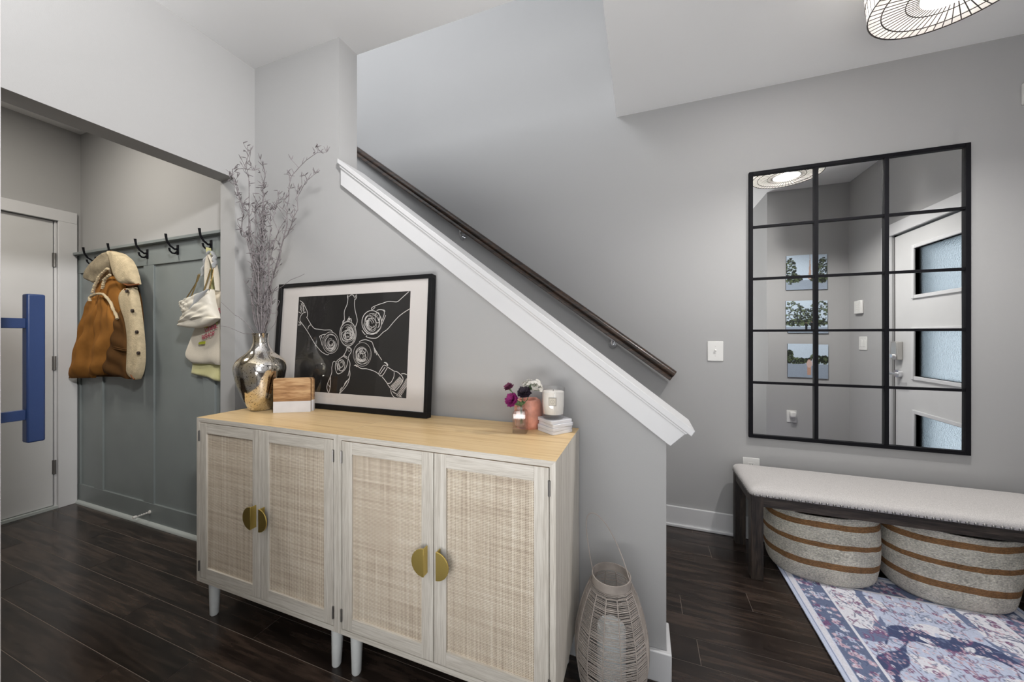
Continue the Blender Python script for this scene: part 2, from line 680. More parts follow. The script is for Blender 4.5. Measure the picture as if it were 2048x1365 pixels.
def mercury_mat():
    m, nt, b = new_mat('mercury_glass')
    N, Lk = nt.nodes, nt.links
    tc = N.new('ShaderNodeTexCoord')
    n1 = N.new('ShaderNodeTexNoise')
    n1.inputs['Scale'].default_value = 14
    n1.inputs['Detail'].default_value = 4
    Lk.new(tc.outputs['Object'], n1.inputs['Vector'])
    rp = N.new('ShaderNodeValToRGB')
    rp.color_ramp.elements[0].position = 0.42
    rp.color_ramp.elements[0].color = (0.80, 0.78, 0.76, 1)
    rp.color_ramp.elements[1].position = 0.6
    rp.color_ramp.elements[1].color = (0.78, 0.68, 0.50, 1)
    Lk.new(n1.outputs['Fac'], rp.inputs['Fac'])
    n2 = N.new('ShaderNodeTexNoise')
    n2.inputs['Scale'].default_value = 190
    n2.inputs['Detail'].default_value = 2
    Lk.new(tc.outputs['Object'], n2.inputs['Vector'])
    mr = N.new('ShaderNodeMapRange')
    mr.inputs['From Min'].default_value = 0.60
    mr.inputs['From Max'].default_value = 0.66
    Lk.new(n2.outputs['Fac'], mr.inputs['Value'])
    mix = N.new('ShaderNodeMix')
    mix.data_type = 'RGBA'
    mix.inputs['B'].default_value = (0.12, 0.10, 0.08, 1)
    Lk.new(mr.outputs[0], mix.inputs['Factor'])
    Lk.new(rp.outputs['Color'], mix.inputs['A'])
    Lk.new(mix.outputs['Result'], b.inputs['Base Color'])
    b.inputs['Metallic'].default_value = 1.0
    b.inputs['Roughness'].default_value = 0.09
    bp = N.new('ShaderNodeBump')
    bp.inputs['Strength'].default_value = 0.12
    bp.inputs['Distance'].default_value = 0.002
    n4 = N.new('ShaderNodeTexNoise')
    n4.inputs['Scale'].default_value = 60
    Lk.new(tc.outputs['Object'], n4.inputs['Vector'])
    Lk.new(n4.outputs['Fac'], bp.inputs['Height'])
    Lk.new(bp.outputs['Normal'], b.inputs['Normal'])
    return m


M = dict(
    wall=plain('wall_paint', (0.41, 0.408, 0.408), 0.85, bump=0.08, bscale=260, spec=0.2),
    ceiling=plain('ceiling_paint', (0.9, 0.9, 0.9), 0.9, bump=0.05, bscale=200, spec=0.2),
    trim=plain('white_trim_paint', (0.65, 0.65, 0.66), 0.4, vary=0.02),
    door=plain('door_paint', (0.62, 0.62, 0.62), 0.45, vary=0.02),
    grey_paint=plain('grey_green_paint', lin(130, 137, 137), 0.4, vary=0.04),
    shoe=plain('pale_grey_paint', lin(178, 184, 182), 0.5, vary=0.03),
    floor=wood('dark_oak_floor', lin(32, 25, 22), lin(48, 39, 34), lin(66, 54, 47), (1.4, 13, 13), 0.24, 0.08, 4, coat=0.1, per_board=True),
    seam=plain('floor_seam', lin(140, 128, 118), 0.6, vary=0.1),
    oak=wood('washed_oak', lin(188, 181, 170), lin(209, 203, 193), lin(218, 213, 204), (75, 75, 2.6), 0.5, 0.1, 1.2),
    oak_h=wood('washed_oak_crosswise', lin(188, 181, 170), lin(209, 203, 193), lin(218, 213, 204), (2.6, 75, 75), 0.5, 0.1, 1.2),
    oak_top=wood('honey_oak_top', lin(206, 172, 124), lin(220, 188, 138), lin(229, 200, 152), (1.3, 40, 40), 0.38, 0.08, 2.5),
    leg=plain('whitewashed_leg', lin(232, 234, 232), 0.5, vary=0.04, vscale=30),
    cane=cane_mat(),
    brass=plain('brushed_brass', lin(214, 190, 112), 0.36, 1.0, bump=0.05, bscale=400),
    steel=plain('hinge_steel', (0.30, 0.29, 0.28), 0.4, 1.0, vary=0.1),
    chrome=plain('chrome', (0.8, 0.8, 0.82), 0.12, 1.0, vary=0.02),
    nickel=plain('satin_nickel', (0.62, 0.60, 0.57), 0.3, 1.0, vary=0.03),
    black=plain('black_metal', (0.006, 0.006, 0.008), 0.6, vary=0.1, spec=0.12),
    frame_black=plain('black_frame_wood', (0.006, 0.006, 0.007), 0.5, vary=0.1, spec=0.25),
    mirror=plain('mirror_glass', (0.86, 0.87, 0.87), 0.0, 1.0),
    rail=wood('dark_walnut_rail', lin(20, 12, 7), lin(42, 27, 17), lin(70, 48, 32), (1.5, 40, 40), 0.35, 0.1, 3, coat=0.1),
    bench_wood=wood('dark_bench_wood', lin(22, 17, 15), lin(46, 38, 33), lin(68, 57, 49), (30, 30, 2.5), 0.55, 0.3, 3),
    bench_wood_h=wood('dark_bench_rail', lin(26, 21, 18), lin(50, 42, 37), lin(72, 62, 55), (2.5, 30, 30), 0.55, 0.3, 3),
    linen=fabric('oatmeal_linen', lin(186, 182, 180), lin(217, 213, 210), 420),
    basket=basket_mat(),
    rug=pattern_mat('woven_rug', 0.95, 0.4),
    print=pattern_mat('photo_print', 0.35),
    mat_board=plain('mat_board', lin(226, 220, 216), 0.9, vary=0.01),
    print_black=plain('black_print', (0.010, 0.009, 0.009), 0.5, vary=0.05),
    ink=plain('white_ink', lin(224, 220, 216), 0.7, vary=0.03),
    glaze=clear_glass('picture_glazing', 0.045),
    mercury=mercury_mat(),
    twig=plain('silver_grey_twig', lin(120, 114, 116), 0.7, vary=0.35, vscale=60),
    acacia=wood('acacia_wood', lin(132, 96, 64), lin(172, 132, 92), lin(202, 166, 124), (3, 14, 18), 0.45, 0.1, 3),
    marble=plain('white_marble', lin(222, 222, 226), 0.3, vary=0.05, vscale=18),
    crystal=clear_glass('cut_crystal', 0.11, 0.08, (0.90, 0.87, 0.86)),
    rose_stone=plain('rose_stone', lin(226, 158, 138), 0.35, vary=0.22, vscale=26, coat=0.2),
    candle_glass=clear_glass('candle_glass', 0.06),
    wax=plain('white_wax', lin(236, 232, 226), 0.5, vary=0.01),
    label=plain('beige_label', lin(196, 190, 178), 0.7, vary=0.03),
    label_line=plain('grey_label_line', lin(150, 146, 138), 0.7, vary=0.03),
    lantern=plain('greige_rattan', lin(156, 147, 140), 0.6, vary=0.15, vscale=30),
    lantern_candle=plain('pale_pillar_candle', lin(222, 228, 230), 0.5, vary=0.02),
    suede=plain('tan_suede', lin(150, 102, 50), 0.95, bump=0.25, bscale=500, vary=0.22, vscale=9, spec=0.1),
    suede_dark=plain('brown_suede', lin(92, 64, 36), 0.95, bump=0.25, bscale=500, vary=0.2, vscale=9, spec=0.1),
    suede_pipe=plain('brown_piping', lin(128, 74, 34), 0.7, vary=0.1),
    shearling=plain('cream_shearling', lin(196, 180, 150), 0.95, bump=1.0, bscale=170, vary=0.15, vscale=30, spec=0.1),
    shearling_grey=plain('greyish_shearling', lin(152, 140, 118), 0.95, bump=1.0, bscale=170, vary=0.25, vscale=22, spec=0.1),
    button=plain('dark_brown_button', lin(46, 32, 24), 0.4, vary=0.1),
    bag_white=plain('white_quilted_leather', lin(226, 220, 206), 0.45, bump=0.5, bscale=45, vary=0.05),
    bag_grey=plain('pale_grey_leather', lin(176, 178, 180), 0.45, vary=0.04),
    gold=plain('gold_chain', lin(150, 128, 84), 0.3, 1.0, vary=0.1),
    canvas=fabric('cream_canvas', lin(206, 196, 178), lin(226, 217, 200), 600, 0.15),
    canvas_yellow=fabric('pale_yellow_canvas', lin(196, 192, 132), lin(214, 210, 156), 600, 0.15),
    pink=plain('pink_print', lin(172, 58, 86), 0.8, vary=0.08),
    green_print=plain('yellow_green_print', lin(168, 174, 44), 0.8, vary=0.15, vscale=200),
    navy=plain('navy_blue_paint', lin(32, 54, 98), 0.4, vary=0.08, bump=0.05, bscale=300),
    plastic=plain('white_plastic', lin(226, 225, 222), 0.35, vary=0.01),
    rubber=plain('white_rubber', lin(220, 218, 214), 0.6, vary=0.02),
    shade=plain('shade_fabric', lin(250, 248, 244), 0.9, vary=0.02),
    stem=plain('green_stem', lin(88, 112, 74), 0.6, vary=0.2, vscale=60),
    plum=plain('plum_petal', lin(96, 34, 66), 0.7, vary=0.25, vscale=200),
    magenta=plain('magenta_petal', lin(124, 20, 92), 0.7, vary=0.35, vscale=160),
    dark_petal=plain('almost_black_petal', lin(38, 24, 40), 0.7, vary=0.5, vscale=200),
    white_petal=plain('dried_white_petal', lin(206, 202, 194), 0.8, vary=0.1, vscale=200),
    frosted=glass('frosted_glass', (0.93, 0.97, 1.0), 0.35, 1.3, 0.6, 140),
    dark=plain('dark_interior', (0.02, 0.02, 0.02), 0.8, vary=0.1),
    stair=plain('stair_paint', lin(200, 198, 194), 0.5, vary=0.03),
)
# lamp shade: thin fabric that lets the bulb glow through
_nt = M['shade'].node_tree
_b = _nt.nodes['Principled BSDF']
_tl = _nt.nodes.new('ShaderNodeBsdfTranslucent')
_tl.inputs['Color'].default_value = (*lin(250, 248, 244), 1)
_mx = _nt.nodes.new('ShaderNodeMixShader')
_mx.inputs[0].default_value = 0.75
_nt.links.new(_b.outputs[0], _mx.inputs[1])
_nt.links.new(_tl.outputs[0], _mx.inputs[2])
_nt.links.new(_mx.outputs[0], _nt.nodes['Material Output'].inputs['Surface'])

# ---------------------------------------------------------------- traced measurements (metres, world space unless noted)
COAT = {'back': ([(-3.48, 1.794), (-3.537, 1.676), (-3.652, 1.543), (-3.74, 1.452), (-3.847, 1.312), (-3.94, 1.176), (-4.004, 1.028), (-4.02, 0.938)], [(-3.291, 1.771), (-3.167, 1.58), (-3.104, 1.491), (-3.083, 1.361), (-3.076, 1.218), (-3.076, 1.074), (-3.092, 1.002), (-3.123, 0.965)]), 'chest': ([(-3.404, 1.668), (-3.5, 1.637), (-3.557, 1.542), (-3.557, 1.474), (-3.543, 1.368), (-3.5, 1.277)], [(-3.323, 1.634), (-3.231, 1.578), (-3.231, 1.491), (-3.192, 1.404), (-3.161, 1.332), (-3.154, 1.275)]), 'sleeve': ([(-3.587, 1.504), (-3.637, 1.415), (-3.703, 1.309), (-3.793, 1.178), (-3.862, 1.044), (-3.914, 0.93)], [(-3.416, 1.52), (-3.453, 1.41), (-3.508, 1.292), (-3.551, 1.179), (-3.575, 1.066), (-3.601, 0.943)]), 'front': ([(-3.403, 1.525), (-3.447, 1.402), (-3.488, 1.291), (-3.516, 1.18), (-3.542, 1.067), (-3.566, 0.96)], [(-3.318, 1.464), (-3.23, 1.35), (-3.246, 1.261), (-3.298, 1.145), (-3.358, 1.05), (-3.426, 0.971)]), 'panel': ([(-3.258, 1.369), (-3.284, 1.304), (-3.331, 1.225), (-3.384, 1.114), (-3.418, 1.055), (-3.446, 0.991)], [(-3.155, 1.416), (-3.136, 1.317), (-3.124, 1.218), (-3.115, 1.112), (-3.115, 1.013), (-3.102, 0.956)]), 'placket': ([(-3.131, 1.538), (-3.171, 1.501), (-3.156, 1.429), (-3.106, 1.344), (-3.081, 1.246), (-3.069, 1.148), (-3.074, 1.051), (-3.079, 0.995), (-3.032, 0.963)], [(-3.032, 1.545), (-3.008, 1.494), (-2.984, 1.411), (-2.962, 1.314), (-2.948, 1.232), (-2.938, 1.15), (-2.938, 1.075), (-2.954, 1.006), (-2.99, 0.96)]), 'collar_l': ([(-3.305, 1.796), (-3.433, 1.772), (-3.538, 1.732), (-3.595, 1.684), (-3.612, 1.639), (-3.559, 1.612)], [(-3.275, 1.774), (-3.285, 1.707), (-3.332, 1.656), (-3.392, 1.616), (-3.44, 1.593), (-3.468, 1.588)]), 'collar_r': ([(-3.292, 1.794), (-3.246, 1.745), (-3.249, 1.695), (-3.221, 1.629), (-3.157, 1.58), (-3.094, 1.559)], [(-3.259, 1.792), (-3.157, 1.768), (-3.069, 1.721), (-3.02, 1.666), (-2.99, 1.602), (-2.977, 1.561)])}
COAT_TRIM = [[(-3.259, 1.673), (-3.352, 1.634), (-3.413, 1.575), (-3.447, 1.522)], [(-3.232, 1.631), (-3.298, 1.601), (-3.324, 1.545)], [(-3.475, 1.47), (-3.479, 1.499), (-3.393, 1.515), (-3.31, 1.51), (-3.234, 1.458), (-3.185, 1.4), (-3.147, 1.345)]]
COAT_PIPE = [[(-3.089, 1.534), (-3.132, 1.497), (-3.117, 1.427), (-3.067, 1.342), (-3.042, 1.246), (-3.03, 1.149), (-3.035, 1.053), (-3.04, 0.998), (-2.992, 0.964)], [(-3.24, 1.785), (-3.193, 1.737), (-3.2, 1.688), (-3.172, 1.622), (-3.109, 1.572), (-3.045, 1.553), (-2.93, 1.555)]]
COAT_BUTTONS = [(-3.045, 1.517), (-2.985, 1.392), (-2.937, 1.259), (-2.919, 1.129)]
COAT_POCKET = [[(-3.232, 1.164), (-3.149, 1.155), (-3.062, 1.149)], [(-3.239, 1.154), (-3.149, 1.145), (-3.062, 1.14)]]
BAG = {'body': ([(-2.508, 1.427), (-2.482, 1.377), (-2.493, 1.354), (-2.531, 1.318), (-2.556, 1.299)], [(-2.268, 1.496), (-2.252, 1.425), (-2.238, 1.389), (-2.221, 1.357), (-2.206, 1.335)]), 'base': ([(-2.539, 1.3), (-2.455, 1.325), (-2.368, 1.35), (-2.283, 1.347), (-2.192, 1.335)], [(-2.535, 1.293), (-2.448, 1.283), (-2.368, 1.278), (-2.269, 1.295), (-2.191, 1.331)]), 'flap': ([(-2.494, 1.425), (-2.475, 1.404), (-2.457, 1.373), (-2.427, 1.37)], [(-2.365, 1.459), (-2.365, 1.437), (-2.373, 1.41), (-2.405, 1.377)]), 'band': ([(-2.339, 1.461), (-2.344, 1.435), (-2.361, 1.408), (-2.393, 1.373)], [(-2.223, 1.491), (-2.273, 1.454), (-2.322, 1.416), (-2.382, 1.379)])}
BAG_CHAIN = [[(-2.463, 1.447), (-2.419, 1.504), (-2.383, 1.553), (-2.372, 1.588)], [(-2.415, 1.458), (-2.394, 1.527), (-2.386, 1.586)], [(-2.306, 1.48), (-2.29, 1.546), (-2.278, 1.612)], [(-2.256, 1.495), (-2.252, 1.544), (-2.255, 1.611)]]
BAG_STRAP = [[(-2.383, 1.58), (-2.367, 1.624), (-2.34, 1.686), (-2.308, 1.716)], [(-2.293, 1.712), (-2.269, 1.692), (-2.265, 1.656), (-2.27, 1.625)]]
TOTE = ([(-2.34, 1.493), (-2.382, 1.43), (-2.441, 1.356), (-2.501, 1.272), (-2.555, 1.195), (-2.608, 1.117), (-2.57, 1.091), (-2.52, 1.07)], [(-2.199, 1.487), (-2.199, 1.424), (-2.199, 1.351), (-2.199, 1.27), (-2.199, 1.197), (-2.199, 1.125), (-2.199, 1.093), (-2.199, 1.07)])
TOTE_STRAP = [[(-2.341, 1.491), (-2.343, 1.555), (-2.34, 1.646), (-2.323, 1.696)], [(-2.247, 1.489), (-2.258, 1.551), (-2.282, 1.643), (-2.314, 1.696)]]
TOTE_BACK = ([(-2.564, 1.088), (-2.568, 1.048), (-2.579, 1.007)], [(-2.257, 1.095), (-2.257, 1.039), (-2.257, 0.962)])
TOTE_TEXT = [('US', (-2.267, 1.351), 0.075, 'pink'), ('UTIFUL', (-2.357, 1.254), 0.06, 'pink'), ('BISHOP', (-2.384, 1.213), 0.06, 'pink')]
TOTE_PATCH = [[(-2.421, 1.192), (-2.406, 1.201), (-2.355, 1.205), (-2.357, 1.19), (-2.41, 1.185)], [(-2.37, 1.289), (-2.341, 1.293), (-2.33, 1.284), (-2.366, 1.28)], [(-2.27, 1.324), (-2.242, 1.344), (-2.225, 1.337), (-2.249, 1.319), (-2.253, 1.299), (-2.26, 1.315)]]
BRANCHES = [[(-1.698, 1.2, 1.228), (-1.698, 1.2, 1.327), (-1.673, 1.2, 1.428), (-1.651, 1.2, 1.528), (-1.624, 1.2, 1.586), (-1.595, 1.2, 1.652), (-1.585, 1.2, 1.713), (-1.559, 1.2, 1.755), (-1.552, 1.2, 1.799), (-1.547, 1.2, 1.839), (-1.554, 1.2, 1.874), (-1.535, 1.2, 1.93), (-1.519, 1.2, 1.971), (-1.477, 1.2, 2.009), (-1.436, 1.2, 2.029), (-1.369, 1.2, 2.052), (-1.322, 1.2, 2.049)], [(-1.737, 1.22, 1.228), (-1.721, 1.22, 1.346), (-1.711, 1.22, 1.432), (-1.676, 1.22, 1.529), (-1.636, 1.22, 1.618), (-1.577, 1.22, 1.687), (-1.568, 1.22, 1.7), (-1.53, 1.22, 1.751), (-1.506, 1.22, 1.769), (-1.483, 1.22, 1.811), (-1.478, 1.22, 1.875), (-1.46, 1.22, 1.896), (-1.415, 1.22, 1.923), (-1.37, 1.22, 1.955)], [(-1.704, 1.19, 1.228), (-1.684, 1.19, 1.343), (-1.659, 1.19, 1.482), (-1.654, 1.19, 1.579), (-1.625, 1.19, 1.618), (-1.615, 1.19, 1.652), (-1.62, 1.19, 1.69), (-1.591, 1.19, 1.721), (-1.61, 1.19, 1.778), (-1.615, 1.19, 1.82), (-1.581, 1.19, 1.857), (-1.539, 1.19, 1.865)], [(-1.71, 1.18, 1.228), (-1.71, 1.18, 1.343), (-1.717, 1.18, 1.448), (-1.73, 1.18, 1.547), (-1.74, 1.18, 1.625), (-1.75, 1.18, 1.689), (-1.76, 1.18, 1.778), (-1.745, 1.18, 1.847), (-1.74, 1.18, 1.93), (-1.742, 1.18, 1.987), (-1.735, 1.18, 2.021), (-1.737, 1.18, 2.057), (-1.725, 1.18, 2.1)], [(-1.763, 1.21, 1.228), (-1.743, 1.21, 1.364), (-1.738, 1.21, 1.489), (-1.738, 1.21, 1.596), (-1.732, 1.21, 1.667), (-1.722, 1.21, 1.719), (-1.732, 1.21, 1.798), (-1.712, 1.21, 1.86), (-1.707, 1.21, 1.916), (-1.705, 1.21, 1.958), (-1.687, 1.21, 1.991), (-1.692, 1.21, 2.027), (-1.699, 1.21, 2.071)], [(-1.725, 1.17, 1.228), (-1.748, 1.17, 1.344), (-1.748, 1.17, 1.449), (-1.73, 1.17, 1.552), (-1.725, 1.17, 1.622), (-1.735, 1.17, 1.675), (-1.735, 1.17, 1.71), (-1.74, 1.17, 1.773), (-1.761, 1.17, 1.828), (-1.792, 1.17, 1.87), (-1.802, 1.17, 1.907), (-1.828, 1.17, 1.96), (-1.876, 1.17, 2.007)], [(-1.759, 1.2, 1.228), (-1.759, 1.2, 1.346), (-1.764, 1.2, 1.453), (-1.746, 1.2, 1.552), (-1.739, 1.2, 1.629), (-1.739, 1.2, 1.711), (-1.754, 1.2, 1.783), (-1.759, 1.2, 1.862), (-1.723, 1.2, 1.876), (-1.713, 1.2, 1.92), (-1.739, 1.2, 1.938), (-1.698, 1.2, 1.948)], [(-1.72, 1.16, 1.228), (-1.73, 1.16, 1.308), (-1.741, 1.16, 1.36), (-1.736, 1.16, 1.447), (-1.725, 1.16, 1.543), (-1.746, 1.16, 1.639), (-1.751, 1.16, 1.684), (-1.787, 1.16, 1.747), (-1.789, 1.16, 1.793), (-1.761, 1.16, 1.807), (-1.781, 1.16, 1.859), (-1.82, 1.16, 1.934), (-1.818, 1.16, 1.983), (-1.82, 1.16, 2.023), (-1.746, 1.16, 2.012), (-1.671, 1.16, 1.992)], [(-1.711, 1.15, 1.228), (-1.706, 1.15, 1.341), (-1.701, 1.15, 1.444), (-1.706, 1.15, 1.554), (-1.746, 1.15, 1.636), (-1.781, 1.15, 1.695), (-1.818, 1.15, 1.716), (-1.854, 1.15, 1.741)], [(-1.714, 1.19, 1.228), (-1.699, 1.19, 1.344), (-1.694, 1.19, 1.47), (-1.699, 1.19, 1.589), (-1.684, 1.19, 1.672), (-1.684, 1.19, 1.685), (-1.694, 1.19, 1.756), (-1.684, 1.19, 1.843), (-1.634, 1.19, 1.826), (-1.615, 1.19, 1.824)], [(-1.767, 1.22, 1.228), (-1.783, 1.22, 1.384), (-1.767, 1.22, 1.506), (-1.757, 1.22, 1.635), (-1.747, 1.22, 1.735), (-1.737, 1.22, 1.823), (-1.701, 1.22, 1.812)], [(-1.695, 1.18, 1.228), (-1.71, 1.18, 1.326), (-1.725, 1.18, 1.428), (-1.71, 1.18, 1.532), (-1.72, 1.18, 1.624), (-1.73, 1.18, 1.722), (-1.72, 1.18, 1.774), (-1.745, 1.18, 1.812), (-1.781, 1.18, 1.858)], [(-1.721, 1.15, 1.247), (-1.781, 1.15, 1.298), (-1.828, 1.15, 1.327), (-1.854, 1.15, 1.334), (-1.908, 1.15, 1.367), (-1.946, 1.15, 1.401)], [(-1.711, 1.14, 1.243), (-1.756, 1.14, 1.245), (-1.823, 1.14, 1.26), (-1.87, 1.14, 1.277), (-1.934, 1.14, 1.285)], [(-1.712, 1.21, 1.246), (-1.687, 1.21, 1.391), (-1.652, 1.21, 1.411), (-1.618, 1.21, 1.399), (-1.627, 1.21, 1.364), (-1.637, 1.21, 1.344), (-1.652, 1.21, 1.291), (-1.672, 1.21, 1.256)], [(-1.749, 1.24, 1.246), (-1.729, 1.24, 1.434), (-1.718, 1.24, 1.456), (-1.643, 1.24, 1.474), (-1.584, 1.24, 1.503), (-1.526, 1.24, 1.519), (-1.496, 1.24, 1.527)]]
ART_STROKES = [[(0.1956, 0.4536), (0.2322, 0.4113), (0.2527, 0.3918), (0.2854, 0.3902), (0.3197, 0.3849), (0.353, 0.386), (0.3695, 0.3871), (0.3771, 0.372)], [(0.1506, 0.436), (0.2027, 0.3856), (0.2675, 0.3109), (0.2929, 0.2908), (0.3074, 0.277), (0.3384, 0.2662), (0.354, 0.2564), (0.36, 0.2653)], [(0.2093, 0.3908), (0.2149, 0.4089), (0.232, 0.4139)], [(0.144, 0.5394), (0.1703, 0.5253), (0.1827, 0.5038), (0.1984, 0.485), (0.2034, 0.4665), (0.1991, 0.4535)], [(0.1917, 0.4799), (0.1638, 0.4726), (0.1509, 0.4544), (0.1489, 0.436), (0.1649, 0.4147), (0.14, 0.4124)], [(0.1523, 0.5259), (0.161, 0.507), (0.1481, 0.4889)], [(0.1712, 0.5147), (0.1661, 0.4884), (0.1812, 0.4775)], [(0.146, 0.5154), (0.1598, 0.478)], [(0.138, 0.4812), (0.1566, 0.4728)], [(0.1629, 0.5282), (0.1682, 0.5068), (0.1768, 0.4881)], [(0.1421, 0.4308), (0.1537, 0.4201)], [(0.2915, 0.3544), (0.3079, 0.362), (0.3279, 0.3645)], [(0.2915, 0.3544), (0.3034, 0.3315), (0.3118, 0.3087)], [(0.3013, 0.3595), (0.3092, 0.3442)], [(0.4619, 0.5532), (0.4616, 0.5332), (0.4599, 0.5107), (0.447, 0.4886), (0.4418, 0.4713), (0.4476, 0.4313), (0.4372, 0.419), (0.4331, 0.4091)], [(0.5041, 0.5366), (0.5029, 0.5069), (0.5112, 0.4746), (0.5222, 0.4473), (0.5283, 0.4251), (0.5187, 0.4057), (0.5162, 0.3959)], [(0.4686, 0.5479), (0.4776, 0.5563), (0.4934, 0.5556), (0.5022, 0.5416)], [(0.4585, 0.5558), (0.4578, 0.5433), (0.4631, 0.5356)], [(0.5122, 0.5561), (0.5162, 0.5435), (0.5075, 0.5315)], [(0.5061, 0.5538), (0.5101, 0.5413)], [(0.4638, 0.4286), (0.4752, 0.4482), (0.4826, 0.4307)], [(0.4703, 0.426), (0.4848, 0.4455), (0.4924, 0.4256)], [(0.475, 0.4507), (0.4731, 0.4309)], [(0.4395, 0.409), (0.4351, 0.4265), (0.4443, 0.4338)], [(0.8144, 0.5569), (0.7896, 0.5385), (0.7595, 0.5157), (0.7545, 0.5104), (0.728, 0.5146), (0.7011, 0.5177), (0.68, 0.5107), (0.6477, 0.504), (0.6042, 0.4896), (0.6049, 0.4784), (0.6213, 0.4824), (0.6291, 0.4923)], [(0.8295, 0.4811), (0.8033, 0.4689), (0.7682, 0.4481), (0.7382, 0.4204), (0.7157, 0.3967), (0.7005, 0.3816), (0.6821, 0.3751), (0.6667, 0.3598), (0.6458, 0.3444), (0.6127, 0.3454), (0.5931, 0.3487), (0.5758, 0.3554), (0.5898, 0.3565)], [(0.6383, 0.4753), (0.6545, 0.4804), (0.6764, 0.4776), (0.685, 0.4674), (0.6807, 0.4477), (0.6711, 0.4258)], [(0.679, 0.4786), (0.6876, 0.4696)], [(0.6913, 0.4519), (0.6817, 0.43), (0.6647, 0.395)], [(0.5572, 0.3824), (0.5694, 0.3689), (0.5782, 0.3621)], [(0.5836, 0.3666), (0.6116, 0.3643), (0.6388, 0.3709), (0.6623, 0.3906)], [(0.6117, 0.3621), (0.6127, 0.3687)], [(0.6445, 0.3664), (0.6442, 0.3731)], [(0.5438, 0.3252), (0.5465, 0.3313), (0.5645, 0.3362), (0.5795, 0.3399), (0.6009, 0.3339), (0.6221, 0.3281), (0.6293, 0.3067), (0.6421, 0.2903), (0.661, 0.267), (0.6812, 0.2439)], [(0.6325, 0.302), (0.64, 0.276)], [(0.6391, 0.2902), (0.6522, 0.2668)], [(0.52, 0.2136), (0.5288, 0.2223), (0.5417, 0.2119), (0.5638, 0.2005), (0.5938, 0.2027), (0.6239, 0.1965), (0.6478, 0.1903), (0.6659, 0.1804)], [(0.5261, 0.2162), (0.5388, 0.2094)], [(0.694, 0.2332), (0.6994, 0.238), (0.7201, 0.2246), (0.7151, 0.2129), (0.6943, 0.2262), (0.6636, 0.1809), (0.6774, 0.1675), (0.6914, 0.175), (0.7151, 0.2129)], [(0.7027, 0.2311), (0.7146, 0.2221)], [(0.6739, 0.179), (0.7008, 0.2124)], [(0.7165, 0.2129), (0.7527, 0.1956)], [(0.686, 0.169), (0.7071, 0.1502), (0.7192, 0.1369)], [(0.7527, 0.1956), (0.7638, 0.1971), (0.7896, 0.181), (0.8054, 0.1657), (0.7995, 0.1474), (0.7788, 0.1215), (0.7656, 0.1094)], [(0.753, 0.1911), (0.754, 0.1705), (0.736, 0.1399), (0.7163, 0.139)], [(0.7193, 0.1346), (0.7372, 0.1171), (0.7656, 0.1083)], [(0.7922, 0.1845), (0.8057, 0.1879), (0.8223, 0.1822)], [(0.7374, 0.1148), (0.7411, 0.0967), (0.756, 0.0794), (0.7701, 0.0768)], [(0.4707, 0.3003), (0.4831, 0.3029), (0.5008, 0.2957), (0.5031, 0.2836), (0.4828, 0.2589), (0.4791, 0.2198), (0.4682, 0.1951), (0.444, 0.1772), (0.419, 0.1689), (0.404, 0.198), (0.4026, 0.2177), (0.4111, 0.2352), (0.4513, 0.2583), (0.4686, 0.2831), (0.4707, 0.3003)], [(0.4513, 0.2583), (0.4742, 0.2465)], [(0.4541, 0.2632), (0.477, 0.2526)], [(0.4178, 0.2329), (0.4329, 0.1989), (0.4304, 0.189)], [(0.4118, 0.2254), (0.4208, 0.1887)], [(0.4271, 0.2381), (0.4564, 0.229), (0.4546, 0.2093), (0.4329, 0.1989)], [(0.4052, 0.2277), (0.3982, 0.2349), (0.3857, 0.2272), (0.3866, 0.2148), (0.3811, 0.1998), (0.3858, 0.1801), (0.3747, 0.1525), (0.3604, 0.1221), (0.3553, 0.1021), (0.3666, 0.0829), (0.3736, 0.0759)], [(0.3779, 0.1526), (0.3804, 0.1181), (0.376, 0.0883), (0.3703, 0.0757)], [(0.3673, 0.1175), (0.378, 0.1057)], [(0.4838, 0.2443), (0.4974, 0.2275), (0.4931, 0.1983), (0.4993, 0.1743), (0.4962, 0.15), (0.4855, 0.123), (0.4591, 0.0951), (0.4397, 0.0771)], [(0.4935, 0.1911), (0.4859, 0.1641)], [(0.493, 0.1523), (0.4727, 0.1273), (0.4379, 0.0794)], [(0.4811, 0.1422), (0.4666, 0.1246)], [(0.4518, 0.1093), (0.4403, 0.0917)]]
ART_ELLIPSES = [((0.3658, 0.323), (0.418, 0.3233), (0.362, 0.3758)), ((0.4727, 0.3654), (0.5212, 0.3653), (0.4689, 0.4235)), ((0.4732, 0.3568), (0.514, 0.3568), (0.4715, 0.3839)), ((0.4726, 0.3667), (0.5227, 0.3665), (0.4765, 0.3077)), ((0.6125, 0.42), (0.6702, 0.4192), (0.6092, 0.476)), ((0.6058, 0.4156), (0.6393, 0.4107), (0.598, 0.4538)), ((0.6457, 0.4417), (0.6594, 0.4415), (0.6443, 0.4662)), ((0.5656, 0.2688), (0.6181, 0.2697), (0.5622, 0.3241)), ((0.5614, 0.2628), (0.5991, 0.2635), (0.559, 0.3024)), ((0.5737, 0.2846), (0.5858, 0.2847), (0.573, 0.2966)), ((0.4413, 0.2163), (0.4525, 0.2166), (0.4406, 0.2273)), ((0.4855, 0.2894), (0.4934, 0.2895), (0.4851, 0.2968)), ((0.4415, 0.2139), (0.4637, 0.2145), (0.4397, 0.2408)), ((0.3658, 0.323), (0.4099, 0.3233), (0.3627, 0.367))]
